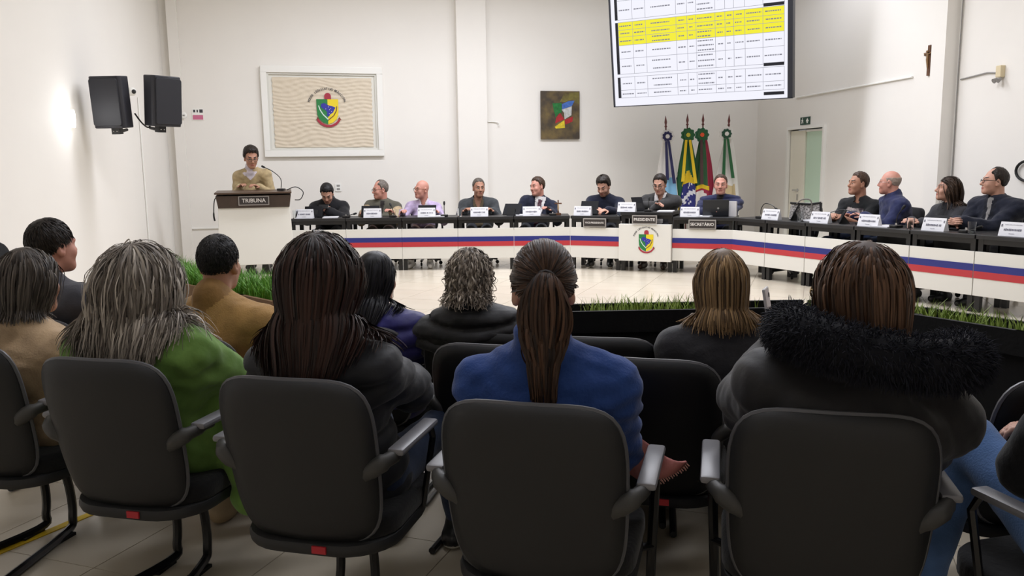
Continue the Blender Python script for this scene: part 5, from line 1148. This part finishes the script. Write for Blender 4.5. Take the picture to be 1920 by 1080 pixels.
hang_hair(c, hair_mat('hair_curly_grey', '#4a413a', '#c0b3a4', .55), 2000, .14, .0019, (.004, .022), (.02, 100), .3, seed=5, spread=.5, steps=22)
BLJ = fabric('blue_fleece', '#2b4a8c', sc=110, dark='#223d78')
c = aud('woman with a brown ponytail in a blue fleece jacket', (.085, 2.22, 1.13), (.13, 2.33), -12, BLJ, fem=True, hrot=(14, -3, 0), sh=.19, drop=.1, bulk=.028, hj=.0085, collar=.055, wrinkle=.007, girth=1.08, hint=((-.3, -.3, -1), (.3, -.3, -1)), hands=((-.12, .26, .62), (.12, .26, .62)))
HP_ = hair_mat('hair_ponytail', '#1c1310', '#5a4030', .4)
rng = np.random.default_rng(6); n = 3200; q = scalp(c, n, rng); p = toworld(c, q); tie = toworld(c, V3(0, -.112, .03)[None])[0]
tt = np.linspace(0, 1, 12)[None, :, None]; P = p[:, None]*(1-tt)+tie*tt; off = rng.uniform(.002, .009, n)
cl = c['coll']; hp_only = [x for x in cl if x['tag'] == 'head']
for j in range(12): P[:, j] = push(hp_only, P[:, j], off*(1-.2*j/11)+.001, 3)
V, F, s_ = strand_mesh('hair', P, np.full(n, .0016), HP_, None, rng.uniform(0, 1, n)**1.4, ctx=c)
n2 = 1000; a = rng.uniform(0, 6.28, n2); rr_ = np.sqrt(rng.uniform(0, 1, n2))*.02
st = tie+np.stack([rr_*np.cos(a), np.zeros(n2), rr_*np.sin(a)], 1); dr = np.stack([np.cos(a)*.35, np.full(n2, -.8), .1+np.sin(a)*.4], 1)
ds = rng.uniform(.22, .35, n2)/22; P2 = simulate(cl, st, dr, 22, ds, rng.uniform(.004, .02, n2), .34, (.006, 22), rng)
cen = P2.mean(0, keepdims=True); u = np.linspace(0, 1, 23)[None, :, None]; P2 = cen+(P2-cen)*(1.1+.5*np.sin(np.pi*np.clip(u*1.6, 0, 1))-.6*np.clip(u-.45, 0, 1))
V2, F2, s2 = strand_mesh('hair', P2, np.full(n2, .002), HP_, None, rng.uniform(0, 1, n2)**1.3, ctx=c)
F2 = F2+len(V); V = np.concatenate([V, V2]); F = np.concatenate([F, F2]); s_ = np.concatenate([s_, s2]); under_h(c, HP_, V, F, s_, 'hair', None, t=.002)
MB().tube([tuple(tie+V3(.024*math.cos(t), -.012, .024*math.sin(t))) for t in np.linspace(0, 6.28, 13)], .006, 6).build('hair_tie', mat('hair_tie', '#1a1414', .7), c['root'])
c = aud('woman with straight dark-blonde hair in a dark jacket', (.80, 3.13, 1.01), (.83, 3.18), -8, fabric('anthracite_jacket', '#2f2f35', rough=.7), fem=True, pz=.44, sh=.185, bulk=.03, hj=.0105, hrot=(10, -6, 0), hs=.98)
hang_hair(c, hair_mat('hair_blonde', '#4a3826', '#b08f66', .42), 2600, .3, .002, (.004, .02), (.002, 20), .36, seed=7, cut=.865, spread=.7, gather=.5)
PF2 = fabric('black_parka', '#252426', rough=.6, sc=25)
c = aud('woman with a brown bob in a black parka with fur-trimmed hood', (.875, 2.06, 1.13), (.83, 2.18), -12, PF2, fem=True, hrot=(30, -4, 0), sh=.21, drop=.115, bulk=.055, quilt=.16, hj=.009, girth=1.08, arm_r=1.15, arm_l=.92, hint=((-.5, -.2, -.8), (.35, -.3, -1)), hands=((-.07, .22, .93), (.1, .26, .62)), palm=((1, .3, .3), (0, 0, -1)), curl=(.7, .45),
        extra=lambda k: [el(k['N']+k['Rt'] @ V3(0, -.12, -.12), (.19, .07, .13), k['Rt'], .03, 'hood', inf=.01)])
hang_hair(c, hair_mat('hair_bob', '#34241b', '#755641', .42), 3600, .27, .0018, (.006, .026), (.003, 20), .36, seed=8, cut=1.045, spread=.7, jag=.02, gather=.4)
glasses(c, mat('glasses_gold', '#b59a6a', .25, metal=.8), w=.034, r=.026)
Tm = lambda x, y, z: c['N']+c['Rt'] @ V3(x, y, z)
fpath = catmull([tuple(Tm(*q)) for q in ((-.19, .06, .04), (-.2, -.03, .085), (-.14, -.10, .10), (0, -.125, .10), (.14, -.10, .10), (.2, -.03, .085), (.19, .06, .04))], 3)
fr_ = [rc(tuple(fpath[i]), tuple(fpath[i+1]), .05, .05, .02) for i in range(len(fpath)-1)]
fv, fq = surface(fr_, .012)
FUR = hair_mat('dark_fur', '#0b0c14', '#22232e', .7)
i_ = rng.integers(0, len(fv), 9000); p0 = fv[i_]; d0 = field_pts(fr_, p0); g0 = np.stack([field_pts(fr_, p0+np.eye(3)[k]*.003)-d0 for k in range(3)], 1); g0 /= np.linalg.norm(g0, axis=1, keepdims=True)+1e-9
p0 = p0+rng.normal(0, .004, p0.shape); d1_ = g0+rng.normal(0, .35, g0.shape)+V3(0, 0, -.15); d1_ /= np.linalg.norm(d1_, axis=1, keepdims=True); L1_ = rng.uniform(.010, .026, 9000)[:, None]
P = np.stack([p0, p0+d1_*L1_*.5+V3(0, 0, -.001), p0+d1_*L1_+V3(0, 0, -.006)], 1)
V, F, s_ = strand_mesh('fur', P, np.full(9000, .0014), FUR, None, rng.uniform(0, 1, 9000)); F = np.concatenate([F, fq+len(V)]); V = np.concatenate([V, fv]); s_ = np.concatenate([s_, np.full(len(fv), .1)])
new_mesh('fur_trim', V, F, FUR, c['root'], True, shade=s_)
hw = c['hands'][0][1]; a = R(-12); wpos = (.83+hw[0]*math.cos(a)-hw[1]*math.sin(a), 2.18+hw[0]*math.sin(a)+hw[1]*math.cos(a), hw[2])
o = MB().box((0, 0, 0), (.075, .009, .15)).build('phone', mat('phone_white', '#c9c8cc', .3), None, .003); o.location = (wpos[0]-.02, wpos[1]+.09, wpos[2]+.075); o.rotation_euler = (R(-10), 0, R(65)); tag(o, 'pale phone held up beside the face of the woman in parka', 'phone')
MB().prism([(.02+.008*math.cos(t), .05+.008*math.sin(t)) for t in np.linspace(0, 6.28, 9)[:-1]], -.0065, -.0045).build('camera_lens', BLACKM, o)
c = aud('person in light blue jeans and black jacket at the edge of the row', (1.50, 1.93, 1.2), (1.47, 1.86), 14, fabric('black_jacket', '#131316'), JEANL, SHB, sh=.21, bulk=.035, knees=((-.08, .42, .68), (.24, .42, .5)), feet=((-.16, .5, .085), (.24, .42, .085)), hands=((.06, .2, .76), (.1, .3, .72)), hint=((-1, -.2, -.4), (.5, -.3, -.6)))
crop_hair(c, H_BROWN, 1200, .04)
# scarf over the armrest
n = 16; pts = []; A, B_, C_, D_ = V3(.30, 2.30, .70), V3(.49, 2.27, .612), V3(.415, 2.34, .53), V3(.30, 2.36, .56)
for j in range(n+1):
    for i in range(n+1):
        u, v = i/n, j/n; q = (A*(1-u)+B_*u)*(1-v)+(D_*(1-u)+C_*u)*v; q = q+V3(0, -.02*math.sin(u*9+v*2)-.03*math.sin(math.pi*v), .012*math.sin(u*7)*(1-v)); pts.append(q)
sv = np.array(pts); sq = np.array([(j*(n+1)+i, j*(n+1)+i+1, (j+1)*(n+1)+i+1, (j+1)*(n+1)+i) for j in range(n) for i in range(n)])
so = new_mesh('scarf', sv, sq, mat('scarf_pink', '#a8625c', .9, noise=(7, '#d08c88', .12), bump=(200, .4, .003)), None, True); so.modifiers.new('thick', 'SOLIDIFY').thickness = .008
tag(so, 'dusty pink folded scarf hanging by the armrest of the ponytail woman', 'scarf')
fm_ = MB()
for k in range(22):
    q = B_*(1-k/21)+C_*(k/21); fm_.tube([tuple(q), tuple(q+V3(.012, 0, -.012-.004*(k % 3)))], .0018, 4)
fm_.build('fringe', mat('fringe', '#c9978a', .9), so)
